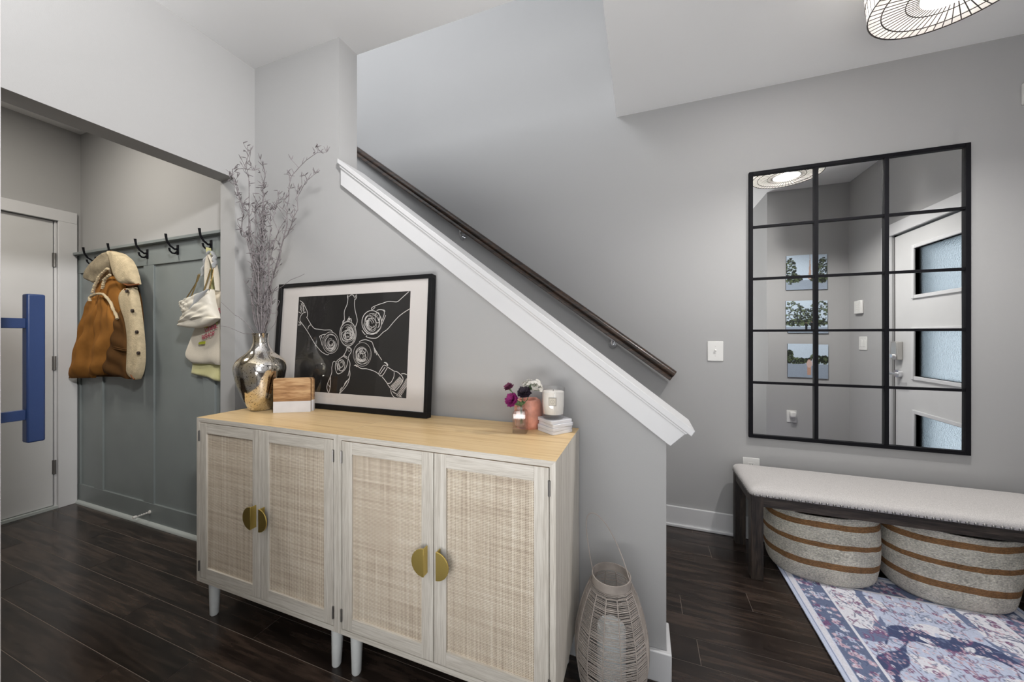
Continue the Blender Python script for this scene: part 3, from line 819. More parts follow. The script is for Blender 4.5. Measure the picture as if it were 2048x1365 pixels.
ART_HATCH = [[(0.7366, 0.1285), (0.7599, 0.1126)], [(0.7408, 0.1325), (0.7637, 0.1163)], [(0.7449, 0.1364), (0.7676, 0.12)], [(0.749, 0.1403), (0.7714, 0.1237)], [(0.7531, 0.1443), (0.7752, 0.1274)], [(0.7572, 0.1482), (0.7791, 0.1311)], [(0.7613, 0.1521), (0.7829, 0.1348)], [(0.7654, 0.156), (0.7867, 0.1384)], [(0.7695, 0.1599), (0.7905, 0.1421)], [(0.7736, 0.1638), (0.7944, 0.1458)], [(0.7777, 0.1677), (0.7982, 0.1495)], [(0.7818, 0.1716), (0.802, 0.1531)], [(0.7694, 0.0892), (0.7894, 0.0768)], [(0.7728, 0.0944), (0.7928, 0.082)], [(0.7763, 0.0996), (0.7962, 0.0871)], [(0.7797, 0.1047), (0.7996, 0.0923)], [(0.7831, 0.1099), (0.8029, 0.0974)], [(0.7865, 0.1151), (0.8063, 0.1026)], [(0.7899, 0.1202), (0.8097, 0.1077)], [(0.7933, 0.1254), (0.8131, 0.1128)], [(0.7967, 0.1305), (0.8164, 0.118)], [(0.8001, 0.1356), (0.8198, 0.1231)], [(0.8035, 0.1408), (0.8232, 0.1282)], [(0.8069, 0.1459), (0.8265, 0.1333)], [(0.8103, 0.151), (0.8299, 0.1384)], [(0.8137, 0.1561), (0.8333, 0.1435)], [(0.817, 0.1612), (0.8366, 0.1486)], [(0.8204, 0.1663), (0.8399, 0.1536)], [(0.7462, 0.1061), (0.7579, 0.0977)], [(0.751, 0.1039), (0.7626, 0.0959)], [(0.7558, 0.1016), (0.7673, 0.0941)], [(0.7606, 0.0993), (0.772, 0.0924)], [(0.7653, 0.0971), (0.7767, 0.0907)], [(0.7701, 0.0948), (0.7814, 0.0889)], [(0.7748, 0.0926), (0.7861, 0.0872)], [(0.7795, 0.0903), (0.7908, 0.0854)], [(0.7842, 0.0881), (0.7954, 0.0837)], [(0.7889, 0.0858), (0.8001, 0.082)]]

# ================================================================= THE SETTING
H = 2.743                  # ceiling height
YW = 1.385                 # stair wall and coat wall face
YR = 2.55                  # far wall behind the stairs
XH = -2.057                # face of the wall with the mudroom opening
XE = 1.90                  # entry wall with the front door

# floor: separate boards over a pale seam bed, one object
rng = random.Random(4)
fl = bpy.data.meshes.new('floor')
fv, ff, fm, fb = [], [], [], []


def quad(x0, x1, y0, y1, z, mi, b):
    n = len(fv)
    fv.extend([(x0, y0, z), (x1, y0, z), (x1, y1, z), (x0, y1, z)])
    ff.append((n, n + 1, n + 2, n + 3))
    fm.append(mi)
    fb.append(b)


quad(-4.2, 2.1, -3.6, 2.75, -0.0012, 1, (0, 0, 0))
known = {0.993: [-2.757], 1.118: [-1.915], 0.869: [-2.139], 0.744: [-1.603], 0.620: [-1.833]}
pitch = 0.1247
k0 = int((-3.6 - 0.744) / pitch)
for k in range(k0, 17):
    y0 = 0.744 + k * pitch
    x = -4.2
    joints = []
    key = [j for j in known if abs(j - y0) < 0.01]
    anchor = known[key[0]][0] if key else -2.5 + rng.uniform(0, 1.2)
    xs = [anchor + i * 1.22 + (rng.uniform(-0.12, 0.12) if i else 0) for i in range(-3, 6)]
    xs = [-4.2] + [q for q in xs if -4.1 < q < 2.05] + [2.1]
    for a, b in zip(xs[:-1], xs[1:]):
        quad(a + 0.0009, b - 0.0009, y0 + 0.0010, y0 + pitch - 0.0010, 0.0, 0, (rng.random(), rng.random(), rng.random()))
fl.from_pydata(fv, [], ff)
fl.polygons.foreach_set('material_index', fm)
fl.materials.append(M['floor'])
fl.materials.append(M['seam'])
at = fl.attributes.new('board', 'FLOAT_VECTOR', 'FACE')
at.data.foreach_set('vector', np.array(fb, np.float32).ravel())
floor = bpy.data.objects.new('floor', fl)
COL.objects.link(floor)
setting(floor, 'dark brown glossy oak plank floor', 'floor')

mb = MB()
mb.box(-4.2, 2.1, -3.6, 1.505, H, H + 0.3)
mb.box(-0.17, 2.1, 1.505, YR + 0.12, H, H + 0.3)
setting(mb.build('ceiling', M['ceiling']), 'white ceiling with a cut-out over the stairs', 'ceiling')

# far wall behind the stairs (mirror wall), two storeys high
setting(MB().box(-4.2, 2.1, YR, YR + 0.12, 0, 5.42).build('wall_back', M['wall']),
        'tall grey wall behind the stairs with the handrail, mirror and switch', 'wall')
# stair wall: full height on the left, sloped knee wall on the right; the coat wall is in the same plane
mb = MB()
SL = 0.7605
capz = lambda x: 2.116 - SL * (x + 1.422)
mb.xz([(-4.07, 0), (0.078, 0), (0.078, capz(0.078) - 0.03), (-1.440, capz(-1.440) - 0.03), (-1.440, H), (-4.07, H)], YW, 1.505)
setting(mb.build('wall_stair', M['wall']), 'grey stair wall with a sloping top beside the staircase', 'wall')
# wall with the mudroom opening
mb = MB()
mb.box(XH - 0.119, XH, 0.20, YW, 2.083, H)
mb.box(XH - 0.119, XH, 1.281, YW, 0, 2.083)
mb.box(XH - 0.119, XH, -3.6, 0.20, 0, H)
setting(mb.build('wall_left', M['wall']), 'light grey wall with the wide opening into the mudroom', 'wall')
# mudroom side and end walls
mb = MB()
mb.box(-4.07, -3.95, -1.2, 0.38, 0, H)
mb.box(-4.07, -3.95, 0.38, 1.274, 2.062, H)
mb.box(-4.07, -3.95, 1.274, YW, 0, H)
mb.box(-4.07, XH - 0.119, -1.32, -1.2, 0, H)
setting(mb.build('wall_mudroom', M['wall']), 'grey mudroom end wall around the white door', 'wall')
# entry wall with the front door
mb = MB()
mb.box(XE, XE + 0.12, 0.549, 1.305, 0, H)
mb.box(XE, XE + 0.12, 1.305, 2.225, 2.05, H)
mb.box(XE, XE + 0.12, 2.225, YR, 0, H)
setting(mb.build('wall_entry', M['wall']), 'grey entry wall around the front door', 'wall')
# short wall with the photo prints
setting(MB().box(1.22, XE + 0.12, 0.549, 0.669, 0, H).build('wall_return', M['wall']),
        'short grey wall with the three photo prints, seen in the mirror', 'wall')
mb = MB()
mb.box(1.22, 1.34, -3.48, -2.2, 0, H)
mb.box(1.22, 1.34, -0.8, 0.549, 0, H)
mb.box(1.22, 1.34, -2.2, -0.8, 0, 0.65)  # window opening added to go with the side fill light
mb.box(1.22, 1.34, -2.2, -0.8, 2.25, H)
setting(mb.build('wall_right', M['wall']), 'grey living room side wall with an added window opening', 'wall')
# window wall behind the camera
mb = MB()
wins = [(-1.9, -0.6), (-0.3, 1.0)]
mb.box(-4.2, -1.9, -3.6, -3.48, 0, H)
mb.box(-0.6, -0.3, -3.6, -3.48, 0, H)
mb.box(1.0, 1.34, -3.6, -3.48, 0, H)
for a, b in wins:
    mb.box(a, b, -3.6, -3.48, 0, 0.65)
    mb.box(a, b, -3.6, -3.48, 2.25, H)
setting(mb.build('wall_front', M['wall']), 'grey wall with two windows behind the camera', 'wall')
for i, (a, b) in enumerate(wins):
    w = thing('window_%d' % (i + 1), 'white framed window of the living room', 'window', ((a + b) / 2, -3.54, 0.65))
    w['kind'] = 'structure'
    hw = (b - a) / 2
    m = MB()
    for x0, x1, z0, z1 in ((-hw, -hw + 0.06, 0, 1.6), (hw - 0.06, hw, 0, 1.6), (-hw, hw, 0, 0.06), (-hw, hw, 1.54, 1.6), (-hw, hw, 0.78, 0.82), (-0.02, 0.02, 0, 1.6)):
        m.box(x0, x1, -0.03, 0.03, z0, z1)
    m.build('window_frame', M['trim'], w)
    MB().box(-hw + 0.03, hw - 0.03, -0.003, 0.003, 0.03, 1.57).build('pane', M['glaze'], w)

# upstairs shell
mb = MB()
mb.box(-4.2, -4.08, -1.3, YR, H + 0.3, 5.42)
mb.box(-4.2, 2.1, -1.3, -1.18, H + 0.3, 5.42)
mb.box(1.98, 2.1, -1.3, YR, H + 0.3, 5.42)
setting(mb.build('wall_upper', M['wall']), 'grey upstairs landing walls', 'wall')
setting(MB().box(-4.2, 2.1, -1.3, YR + 0.12, 5.42, 5.5).build('ceiling_upper', M['ceiling']), 'white upstairs ceiling', 'ceiling')

# stairs behind the knee wall
mb = MB()
for i in range(15):
    x1 = 0.055 - i * 0.2545
    mb.box(x1 - 0.28, x1, 1.506, YR - 0.001, max(0, (i - 0.6) * 0.19), (i + 1) * 0.19)
setting(mb.build('trim_stairs', M['stair']), 'painted staircase rising behind the knee wall', 'stairs')

# knee-wall cap and apron
mb = MB()
xa, xb = -1.422, 0.168
t = 0.020
outl = [(xa, capz(xa)), (xb, capz(xb)), (xb - 0.012, capz(xb) - t), (xa, capz(xa) - t * 1.25)]
mb.xz(outl, 1.355, 1.535)
setting(mb.build('trim_cap', M['trim'], bevel=0.003), 'white sloping cap board on top of the knee wall', 'trim')
mb = MB()
z_ = lambda x, d: capz(x) - 0.024 - d
mb.xz([(-1.412, z_(-1.412, 0)), (0.146, z_(0.146, 0)), (0.091, 0.845), (0.079, z_(0.079, 0.098)), (-1.412, z_(-1.412, 0.098))], 1.367, YW)
mb.xz([(-1.412, z_(-1.412, -0.001)), (0.150, z_(0.150, -0.001)), (0.138, z_(0.138, 0.014)), (-1.412, z_(-1.412, 0.014))], 1.360, YW)
setting(mb.build('trim_apron', M['trim'], bevel=0.002), 'white apron board under the sloping cap', 'trim')

# baseboards
mb = MB()
mb.xy([(XH, 1.367), (0.095, 1.367), (0.095, 1.523), (0.0782, 1.523), (0.0782, 1.3848), (XH, 1.3848)], 0, 0.108)
setting(mb.build('baseboard_stair', M['trim'], bevel=0.004), 'white baseboard wrapped around the end of the knee wall', 'baseboard')
mb = MB()
mb.box(0.06, XE, YR - 0.016, YR, 0, 0.128)
mb.box(0.06, XE, YR - 0.028, YR, 0, 0.018)
setting(mb.build('baseboard_back', M['trim'], bevel=0.004), 'white baseboard along the wall behind the bench', 'baseboard')
mb = MB()
mb.box(XE - 0.016, XE, 2.30, YR - 0.016, 0, 0.128)
mb.box(XE - 0.016, XE, 0.669, 1.21, 0, 0.128)
mb.box(1.22, XE - 0.016, 0.669, 0.685, 0, 0.128)
setting(mb.build('baseboard_entry', M['trim'], bevel=0.004), 'white baseboard in the entry', 'baseboard')

# board-and-batten coat wall
mb = MB()
xl, xr = -3.949, XH - 0.12
mb.box(xl, xr, YW - 0.004, YW, 0, 1.83)
mb.box(xl, xr, 1.370, YW, 1.70, 1.83)
mb.box(xl, xr, 1.340, YW, 1.83, 1.848)
mb.box(xl, xr, 1.370, YW, 0, 0.138)
for x0 in (-3.949, -3.722, -3.108, -2.494):
    mb.box(x0, min(x0 + (0.03 if x0 < -3.9 else 0.112), xr), 1.371, YW, 0.138, 1.70)
setting(mb.build('trim_wainscot', M['grey_paint'], bevel=0.0015), 'grey-green board and batten panelling on the coat wall', 'panelling')
mb = MB()
mb.yz([(1.370, 0), (1.352, 0), (1.353, 0.008), (1.360, 0.017), (1.370, 0.020)], xl, xr)
setting(mb.build('trim_shoe', M['shoe']), 'pale shoe moulding under the grey panelling', 'trim')

# ---- mudroom door (door_1), closed
d = thing('door_1', 'plain white mudroom door with three hinges', 'door', (-3.95, 0.40, 0))
d['kind'] = 'structure'
MB().box(-0.055, -0.012, 0.0, 0.857, 0.022, 2.058).build('slab', M['door'], d, bevel=0.002)
m = MB()
m.box(0.0, 0.018, 0.872, 0.963, 0, 2.062)
m.box(0.0, 0.018, -0.10, -0.012, 0, 2.062)
m.box(0.0, 0.018, -0.10, 0.963, 2.062, 2.143)
m.box(-0.12, -0.005, 0.861, 0.8735, 0, 2.0605)
m.build('casing', M['trim'], d, bevel=0.002)
MB().box(-0.10, 0.012, -0.012, 0.872, 0, 0.018).build('threshold', M['shoe'], d)
for z in (1.78, 1.04, 0.296):
    h = MB()
    h.tube([(-0.004, 0.862, z - 0.05), (-0.004, 0.862, z + 0.05)], 0.007, 10)
    h.box(-0.0125, -0.010, 0.852, 0.862, z - 0.05, z + 0.05)
    h.build('hinge', M['steel'], d)

# ---- open door at the left edge (door_2) with the navy pull handle
d = thing('door_2', 'white open door seen edge-on at the far left', 'door', (-2.05, 0.25, 0))
d['kind'] = 'structure'
MB().box(0.0, 0.962, 0.0, 0.035, 0.012, 2.04).build('slab', M['door'], d, bevel=0.002)
p = MB().box(0.826, 0.849, 0.096, 0.121, 1.008, 1.320).build('pull_handle', M['navy'], d, bevel=0.003)
p['label'] = 'navy blue bar handle with two arms'
for z in (1.258, 1.067):
    MB().box(0.8305, 0.8445, 0.035, 0.0965, z - 0.0105, z + 0.0105).build('handle_arm', M['navy'], p, bevel=0.001)

# ---- front door (door_3), seen in the mirror
d = thing('door_3', 'white front door with three frosted glass panels, seen in the mirror', 'door', (XE, 1.31, 0))
d['kind'] = 'structure'
sl = MB()
lites = [(0.32, 0.645), (0.932, 1.275), (1.548, 1.893)]
gy0, gy1 = 0.232, 0.68
sl.box(0.012, 0.057, 0.004, gy0, 0.012, 2.035)
sl.box(0.012, 0.057, gy1, 0.906, 0.012, 2.035)
zz = [0.012] + [q for l in lites for q in l] + [2.035]
for a, b in zip(zz[0::2], zz[1::2]):
    sl.box(0.012, 0.057, gy0, gy1, a, b)
sl.build('slab', M['door'], d)
for a, b in lites:
    fr = MB()
    w = 0.028
    for y0, y1, z0, z1 in ((gy0 - w, gy0, a - w, b + w), (gy1, gy1 + w, a - w, b + w), (gy0, gy1, a - w, a), (gy0, gy1, b, b + w)):
        fr.box(0.0, 0.062, y0, y1, z0, z1)
    g = fr.build('lite_frame', M['trim'], d, bevel=0.004)
    MB().box(0.032, 0.038, gy0, gy1, a, b).build('pane', M['frosted'], g)
cs = MB()
cs.box(-0.018, -0.0003, -0.10, -0.006, 0, 2.048)
cs.box(-0.018, -0.0003, 0.915, 1.005, 0, 2.048)
cs.box(-0.018, -0.0003, -0.10, 1.005, 2.048, 2.142)
cs.build('casing', M['trim'], d, bevel=0.002)
MB().box(0.013, 0.06, -0.006, 0.004, 0, 2.048).build('weatherstrip', M['black'], d)
lv = MB()
lv.tube([(0.012, 0.065, 0.935), (-0.012, 0.065, 0.935)], 0.031, 20)
lv.tube([(-0.01, 0.065, 0.935), (-0.05, 0.065, 0.935)], 0.011, 12)
lv.tube([(-0.048, 0.06, 0.935), (-0.048, 0.12, 0.937), (-0.046, 0.175, 0.935)], [0.011, 0.009, 0.008], 10)
lv.build('lever_handle', M['chrome'], d)
db = MB().box(-0.028, 0.012, 0.030, 0.100, 1.045, 1.190).build('deadbolt', M['nickel'], d, bevel=0.006)
MB().tube([(-0.028, 0.065, 1.075), (-0.045, 0.065, 1.075)], 0.015, 14).build('thumb_turn', M['chrome'], db)

# ================================================================= THINGS
# ---- two rattan cabinets standing side by side
def half_disc(sgn):
    """brass half-moon pull; straight edge towards the door gap"""
    m = MB()
    out = [(0, 0.045)] + [(-sgn * 0.045 * math.sin(a), 0.045 * math.cos(a)) for a in np.linspace(0.12, PI - 0.12, 18)] + [(0, -0.045)]
    m.xz(out, -0.024, -0.020)
    m.box(min(0, -sgn * 0.003), max(0, -sgn * 0.003), -0.021, 0.001, -0.044, 0.044)
    return m


def make_cabinet(label):
    W, D, z0, z1, t = 0.80, 0.389, 0.165, 0.878, 0.018
    c = thing('rattan_cabinet', label, 'cabinet', (-1.43, 0.984, 0), group='rattan cabinets along the stair wall')
    hw = W / 2 - 0.0004
    b = MB()
    b.xz([(-hw, z0), (-hw + t, z0), (-hw + t, z1 - t), (-hw, z1)], 0, D)
    b.xz([(hw, z0), (hw, z1), (hw - t, z1 - t), (hw - t, z0)], 0, D)
    b.box(-hw + t, hw - t, D - 0.006, D, z0, z1 - t)
    b.box(-hw + t, hw - t, 0.03, D - 0.006, 0.50, 0.516)
    b.build('body', M['oak'], c)
    bt = MB().box(-hw + t, hw - t, 0, D - 0.006, z0, z0 + t)
    bt.build('bottom_panel', M['oak_h'], c)
    tp = MB()
    tp.xz([(-hw, z1), (-hw + t, z1 - t), (hw - t, z1 - t), (hw, z1)], 0.0, D)
    top = tp.build('top', M['oak_top'], c)
    top.data.materials.append(M['oak_h'])
    for p in top.data.polygons:                      # the front edge band is the washed oak of the body
        if p.normal.y < -0.5:
            p.material_index = 1
    for sgn in (-1, 1):
        # door: stiles and rails as one frame, cane panel, pull, two hinges
        x_in, x_out = sgn * 0.0013, sgn * (hw - t - 0.0025)
        a, bb = min(x_in, x_out), max(x_in, x_out)
        dz0, dz1 = z0 + t + 0.0025, z1 - t - 0.0030
        f = MB()
        sw = 0.0445
        f.box(a, a + sw, 0.0, 0.018, dz0, dz1)
        f.box(bb - sw, bb, 0.0, 0.018, dz0, dz1)
        door = f.build('door', M['oak'], c, bevel=0.0012)
        MB().box(a + sw, bb - sw, 0.0004, 0.018, dz0, dz0 + 0.045).build('bottom_rail', M['oak_h'], door)
        MB().box(a + sw, bb - sw, 0.0004, 0.018, dz1 - 0.043, dz1).build('top_rail', M['oak_h'], door)
        MB().box(a + sw, bb - sw, 0.007, 0.010, dz0 + 0.045, dz1 - 0.043).build('cane_panel', M['cane'], door)
        h = half_disc(-sgn).build('half_moon_handle', M['brass'], door, bevel=0.0006)
        h.location = (sgn * 0.0225, 0, 0.512)
        h['label'] = 'brass half-moon pull'
        for z in (0.235, 0.80):
            hx = sgn * (hw - t - 0.001)
            hm = MB()
            hm.tube([(hx, -0.002, z - 0.022), (hx, -0.002, z + 0.022)], 0.0035, 8)
            hm.box(hx - 0.004, hx + 0.004, -0.0012, 0.0, z - 0.022, z + 0.022)
            hm.build('hinge', M['steel'], door)
    for sx in (-1, 1):
        for yy, sy in ((0.045, -1), (D - 0.045, 1)):
            lg = MB()
            top_c, foot = (sx * (hw - 0.045), yy), (sx * (hw - 0.047), yy - sy * -0.004)
            prof = [(0.0, 0.0), (0.013, 0.0), (0.0165, 0.006), (0.0225, z0)]
            n = 18
            vs = []
            for r, z in prof:
                q = z / z0
                cx = foot[0] + (top_c[0] - foot[0]) * q
                cy = foot[1] + (top_c[1] - foot[1]) * q
                for k in range(n):
                    an = 2 * PI * k / n
                    vs.append((cx + r * math.cos(an), cy + r * math.sin(an), z))
            fs = [(i * n + k, i * n + (k + 1) % n, (i + 1) * n + (k + 1) % n, (i + 1) * n + k) for i in range(3) for k in range(n)]
            fs.append(tuple(3 * n + k for k in range(n)))
            lg.add(vs, fs)
            lg.build('leg', M['leg'], c)
    return c


cab = make_cabinet('washed oak rattan-door cabinet under the silver vase and the framed print')
cab2 = copy_tree(cab)
cab2.location.x = -0.63
cab2['label'] = 'washed oak rattan-door cabinet under the white candle, beside the lantern'

ZT = 0.878
# ---- framed print leaning against the stair wall
pf = thing('framed_print', 'large black-framed line drawing of hands toasting with glasses, leaning on the wall', 'picture', (-1.81, 1.302, ZT + 0.0015), (-math.atan2(0.041, 0.627), 0, 0))
PW, PH = 0.942, 0.629
m = MB()
fw = 0.024
m.box(0, PW, 0, 0.034, 0, fw)
m.box(0, PW, 0, 0.034, PH - fw * 0.75, PH)
m.box(0, fw, 0, 0.034, fw, PH - fw * 0.75)
m.box(PW - fw * 0.75, PW, 0, 0.034, fw, PH - fw * 0.75)
m.build('frame', M['frame_black'], pf, bevel=0.0012)
mm = MB()
a0, a1, b0, b1 = 0.135, 0.826, 0.078, 0.559
for x0, x1, z0, z1 in ((0.02, a0, 0.02, 0.615), (a1, PW - 0.016, 0.02, 0.615), (a0, a1, 0.02, b0), (a0, a1, b1, 0.615)):
    mm.box(x0, x1, 0.011, 0.013, z0, z1)
mm.build('mat_board', M['mat_board'], pf)
pr = MB().box(a0 - 0.005, a1 + 0.005, 0.0145, 0.016, b0 - 0.005, b1 + 0.005).build('print', M['print_black'], pf)


def ribbon(mb, pts, w, y=0.0139):
    P = [Vector((p[0], p[1])) for p in pts]
    P = [p for p in P]
    vs, fs = [], []
    for i, p in enumerate(P):
        a = P[max(0, i - 1)]
        b = P[min(len(P) - 1, i + 1)]
        t = (b - a)
        t = t.normalized() if t.length > 1e-9 else Vector((1, 0))
        n = Vector((-t.y, t.x)) * w / 2
        for q in (p + n, p - n):
            vs.append((min(max(q.x, a0), a1), y, min(max(q.y, b0), b1)))
    for i in range(len(P) - 1):
        fs.append((2 * i, 2 * i + 1, 2 * i + 3, 2 * i + 2))
    return mb.add(vs, fs)


rng = random.Random(11)
ink = MB()
for s in ART_STROKES:
    q = resample(s, max(4, len(s) * 3))
    ribbon(ink, q, 0.0030)
for c0, ex, ey in ART_ELLIPSES:
    cx, cy = c0
    ux, uy = ex[0] - cx, ex[1] - cy
    vx, vy = ey[0] - cx, ey[1] - cy
    for rep in range(2):
        f = 1 + rng.uniform(-0.03, 0.03)
        ribbon(ink, [(cx + f * (ux * math.cos(a) + vx * math.sin(a)), cy + f * (uy * math.cos(a) + vy * math.sin(a))) for a in np.linspace(0, 2 * PI, 33)], 0.0022)
    if math.hypot(ux, uy) > 0.03:                       # scribbled reflections inside each glass
        for k in range(13):
            f = rng.uniform(0.25, 0.88)
            s0 = rng.uniform(0, 6.28)
            ox, oy = rng.uniform(-0.08, 0.08), rng.uniform(-0.08, 0.08)
            ribbon(ink, [(cx + (f * math.cos(a) + ox) * ux + (f * math.sin(a) + oy) * vx, cy + (f * math.cos(a) + ox) * uy + (f * math.sin(a) + oy) * vy) for a in np.linspace(s0, s0 + rng.uniform(0.8, 2.4), 9)], rng.uniform(0.0012, 0.0030))
for s in ART_HATCH:
    ribbon(ink, s, 0.0026)
ink.build('drawing', M['ink'], pr)
MB().box(0.02, PW - 0.016, 0.008, 0.0095, 0.02, 0.615).build('glazing', M['glaze'], pf)

# ---- vase
vz = thing('vase', 'silver and gold mercury glass vase holding bare branches', 'vase', (-1.727, 1.191, ZT))
zs = 0.369 / 1055.0
prof_px = [(60, 1240), (140, 1240), (165, 1215), (205, 1150), (262, 1050), (318, 900), (355, 760), (370, 670), (358, 600), (325, 550), (280, 515), (215, 470), (165, 430), (128, 370), (108, 325), (103, 285), (108, 235), (118, 190), (121, 185)]
prof = [(r * 0.000293, (1240 - y) * zs) for r, y in prof_px]
inner = [(r - 0.004, z) for r, z in prof[::-1] if z > 0.10]
out = resample(prof, 60)
mb = MB()
mb.lathe([(0.001, 0.0)] + [tuple(p) for p in out] + [tuple(p) for p in resample(inner, 24)] + [(0.001, 0.10)], 64)
mb.build('body', M['mercury'], vz, sharp=60)

# ---- bare branches in the vase, each one its own thing
rng = random.Random(23)
twig_labels = {0: 'tallest bare branch in the vase, arching right with two bent tips',
               1: 'bare branch in the vase reaching far right with a tuft of catkins',
               3: 'straightest bare branch in the vase, tip highest on the left',
               5: 'bare branch in the vase bending left over the corner of the opening',
               7: 'bare branch in the vase with a crooked square bend at its tip',
               12: 'thin twig leaving the vase low to the left, upper of two',
               13: 'thin twig leaving the vase low to the left, almost level',
               14: 'thin twig drooping right of the vase in front of the frame edge',
               15: 'thin twig in the vase crossing the top left corner of the black frame'}
for k in range(7):                                    # the crowded middle
    x0 = -1.727 + rng.uniform(-0.03, 0.03)
    lean = rng.uniform(-0.07, 0.05)
    hh = rng.uniform(0.36, 0.62)
    BRANCHES.append([(x0 + 0.02 + lean * q + rng.uniform(-0.012, 0.012), 1.19 + rng.uniform(-0.02, 0.03), 1.235 + hh * q) for q in np.linspace(0, 1, 9)])
for i, b in enumerate(BRANCHES):
    # the stem runs down through the neck
    base = [(-1.727 + rng.uniform(-0.012, 0.012), 1.191 + rng.uniform(-0.012, 0.012), ZT + 0.20)]
    neck = [(-1.727 + (b[0][0] + 1.715) * 0.25, 1.191, ZT + 0.345)]
    top_y = b[0][1]
    n = len(b)
    main = i < 12 or i > 15
    drift = rng.uniform(-0.05, 0.04) if main else rng.uniform(-0.02, 0.01)
    pts = base + neck
    for j, p in enumerate(b):
        if p[2] < ZT + 0.36:
            continue
        q = j / max(1, n - 1)
        pts.append((p[0] + rng.uniform(-0.006, 0.006), top_y + drift * q + rng.uniform(-0.01, 0.01), p[2]))
    rad = np.linspace(0.0032 if main else 0.0016, 0.0009, len(pts))
    m = MB().tube(pts, rad, 6)
    # side twigs with catkins
    if main:
        dense = []
        for a, c in zip(pts[2:-1], pts[3:]):
            for k in range(4):
                f = rng.random()
                dense.append((a[0] + (c[0] - a[0]) * f, a[1] + (c[1] - a[1]) * f, a[2] + (c[2] - a[2]) * f))
        for p in dense:
            if rng.random() > 0.6 or p[2] < ZT + 0.42:
                continue
            L = rng.uniform(0.015, 0.05)
            az = rng.uniform(0, 2 * PI)
            tilt = rng.uniform(0.4, 1.2)
            dv = Vector((math.cos(az) * tilt, math.sin(az) * tilt * 0.6, 1)).normalized()
            p0_ = Vector(p)
            mid = p0_ + dv * L * 0.5 + Vector((rng.uniform(-1, 1), rng.uniform(-1, 1), 0)) * 0.006
            end = p0_ + dv * L
            if end.y > 1.36 or end.x < XH + 0.02:
                continue
            m.tube([p0_, mid, end], [0.0015, 0.0012, 0.0008], 5)
            for e in range(rng.randint(0, 2)):
                d2 = Vector((rng.uniform(-1, 1), rng.uniform(-0.5, 0.5), rng.uniform(-0.3, 1))).normalized()
                m.tube([end, end + d2 * 0.012, end + d2 * 0.026], [0.0010, 0.0022, 0.0009], 5)
        tip = Vector(pts[-1])
        for e in range(3):
            d2 = Vector((rng.uniform(-0.7, 0.7), rng.uniform(-0.4, 0.4), rng.uniform(0.2, 1))).normalized()
            m.tube([tip, tip + d2 * 0.012, tip + d2 * 0.028], [0.0010, 0.0020, 0.0008], 5)
    o = m.build('bare_branch', M['twig'])
    tag(o, twig_labels.get(i, 'grey bare branch standing upright in the crowded middle of the silver vase'), 'branch', 'bare branches in the silver vase')

# ---- wood and marble block
bk = thing('coaster_holder', 'square wood and white marble block beside the vase', 'block', (-1.598, 1.158, ZT), (0, 0, R(31.5)))


def slab_outline(w, z0, z1, r=0.012, top=True):
    o = [(0, z0), (w, z0)]
    if top:
        o += [(w - r + r * math.cos(a), z1 - r + r * math.sin(a)) for a in np.linspace(0, PI / 2, 6)]
        o += [(r + r * math.cos(a), z1 - r + r * math.sin(a)) for a in np.linspace(PI / 2, PI, 6)]
    else:
        o += [(w, z1), (0, z1)]
    return o


for (y0, y1, dx, dz) in ((0.0, 0.020, 0.0, 0.0), (0.026, 0.046, 0.004, -0.003)):
    w = MB().xz([(x + dx, z) for x, z in slab_outline(0.158, 0.052, 0.160 + dz)], y0, y1).build('wood_panel', M['acacia'], bk, bevel=0.001)
    MB().xz([(x + dx, z) for x, z in slab_outline(0.158, 0.0, 0.052, top=False)], y0, y1).build('marble_panel', M['marble'], bk, bevel=0.0008)
MB().box(0.02, 0.14, 0.019, 0.027, 0.0, 0.012).build('joining_strip', M['marble'], bk)

# ---- cut crystal bud vase
bv = thing('bud_vase', 'small square cut-crystal bud vase holding flowers', 'vase', (-0.425, 1.246, ZT), (0, 0, R(8)))
cv = MB()
sq = lambda h, z, r=0.004: [(x * h, y * h, z) for x, y in ((-1, -0.86), (-0.86, -1), (0.86, -1), (1, -0.86), (1, 0.86), (0.86, 1), (-0.86, 1), (-1, 0.86))]
ringz = [(0.0255, 0.0), (0.0255, 0.020), (0.0235, 0.022), (0.0255, 0.026), (0.0255, 0.070), (0.021, 0.080), (0.013, 0.086), (0.012, 0.094), (0.014, 0.098)]
inn = [(0.011, 0.098), (0.0095, 0.088), (0.0155, 0.074), (0.0155, 0.030), (0.0155, 0.022)]
vs, fs = [], []
for h, z in ringz + inn:
    vs += sq(h, z)
L_ = len(ringz + inn)
for i in range(L_ - 1):
    for k in range(8):
        fs.append((i * 8 + k, i * 8 + (k + 1) % 8, (i + 1) * 8 + (k + 1) % 8, (i + 1) * 8 + k))
fs.append(tuple(range(7, -1, -1)))
fs.append(tuple((L_ - 1) * 8 + k for k in range(8)))
cv.add(vs, fs)
cv.build('body', M['crystal'], bv, sharp=20)

# ---- flowers
rng = random.Random(5)


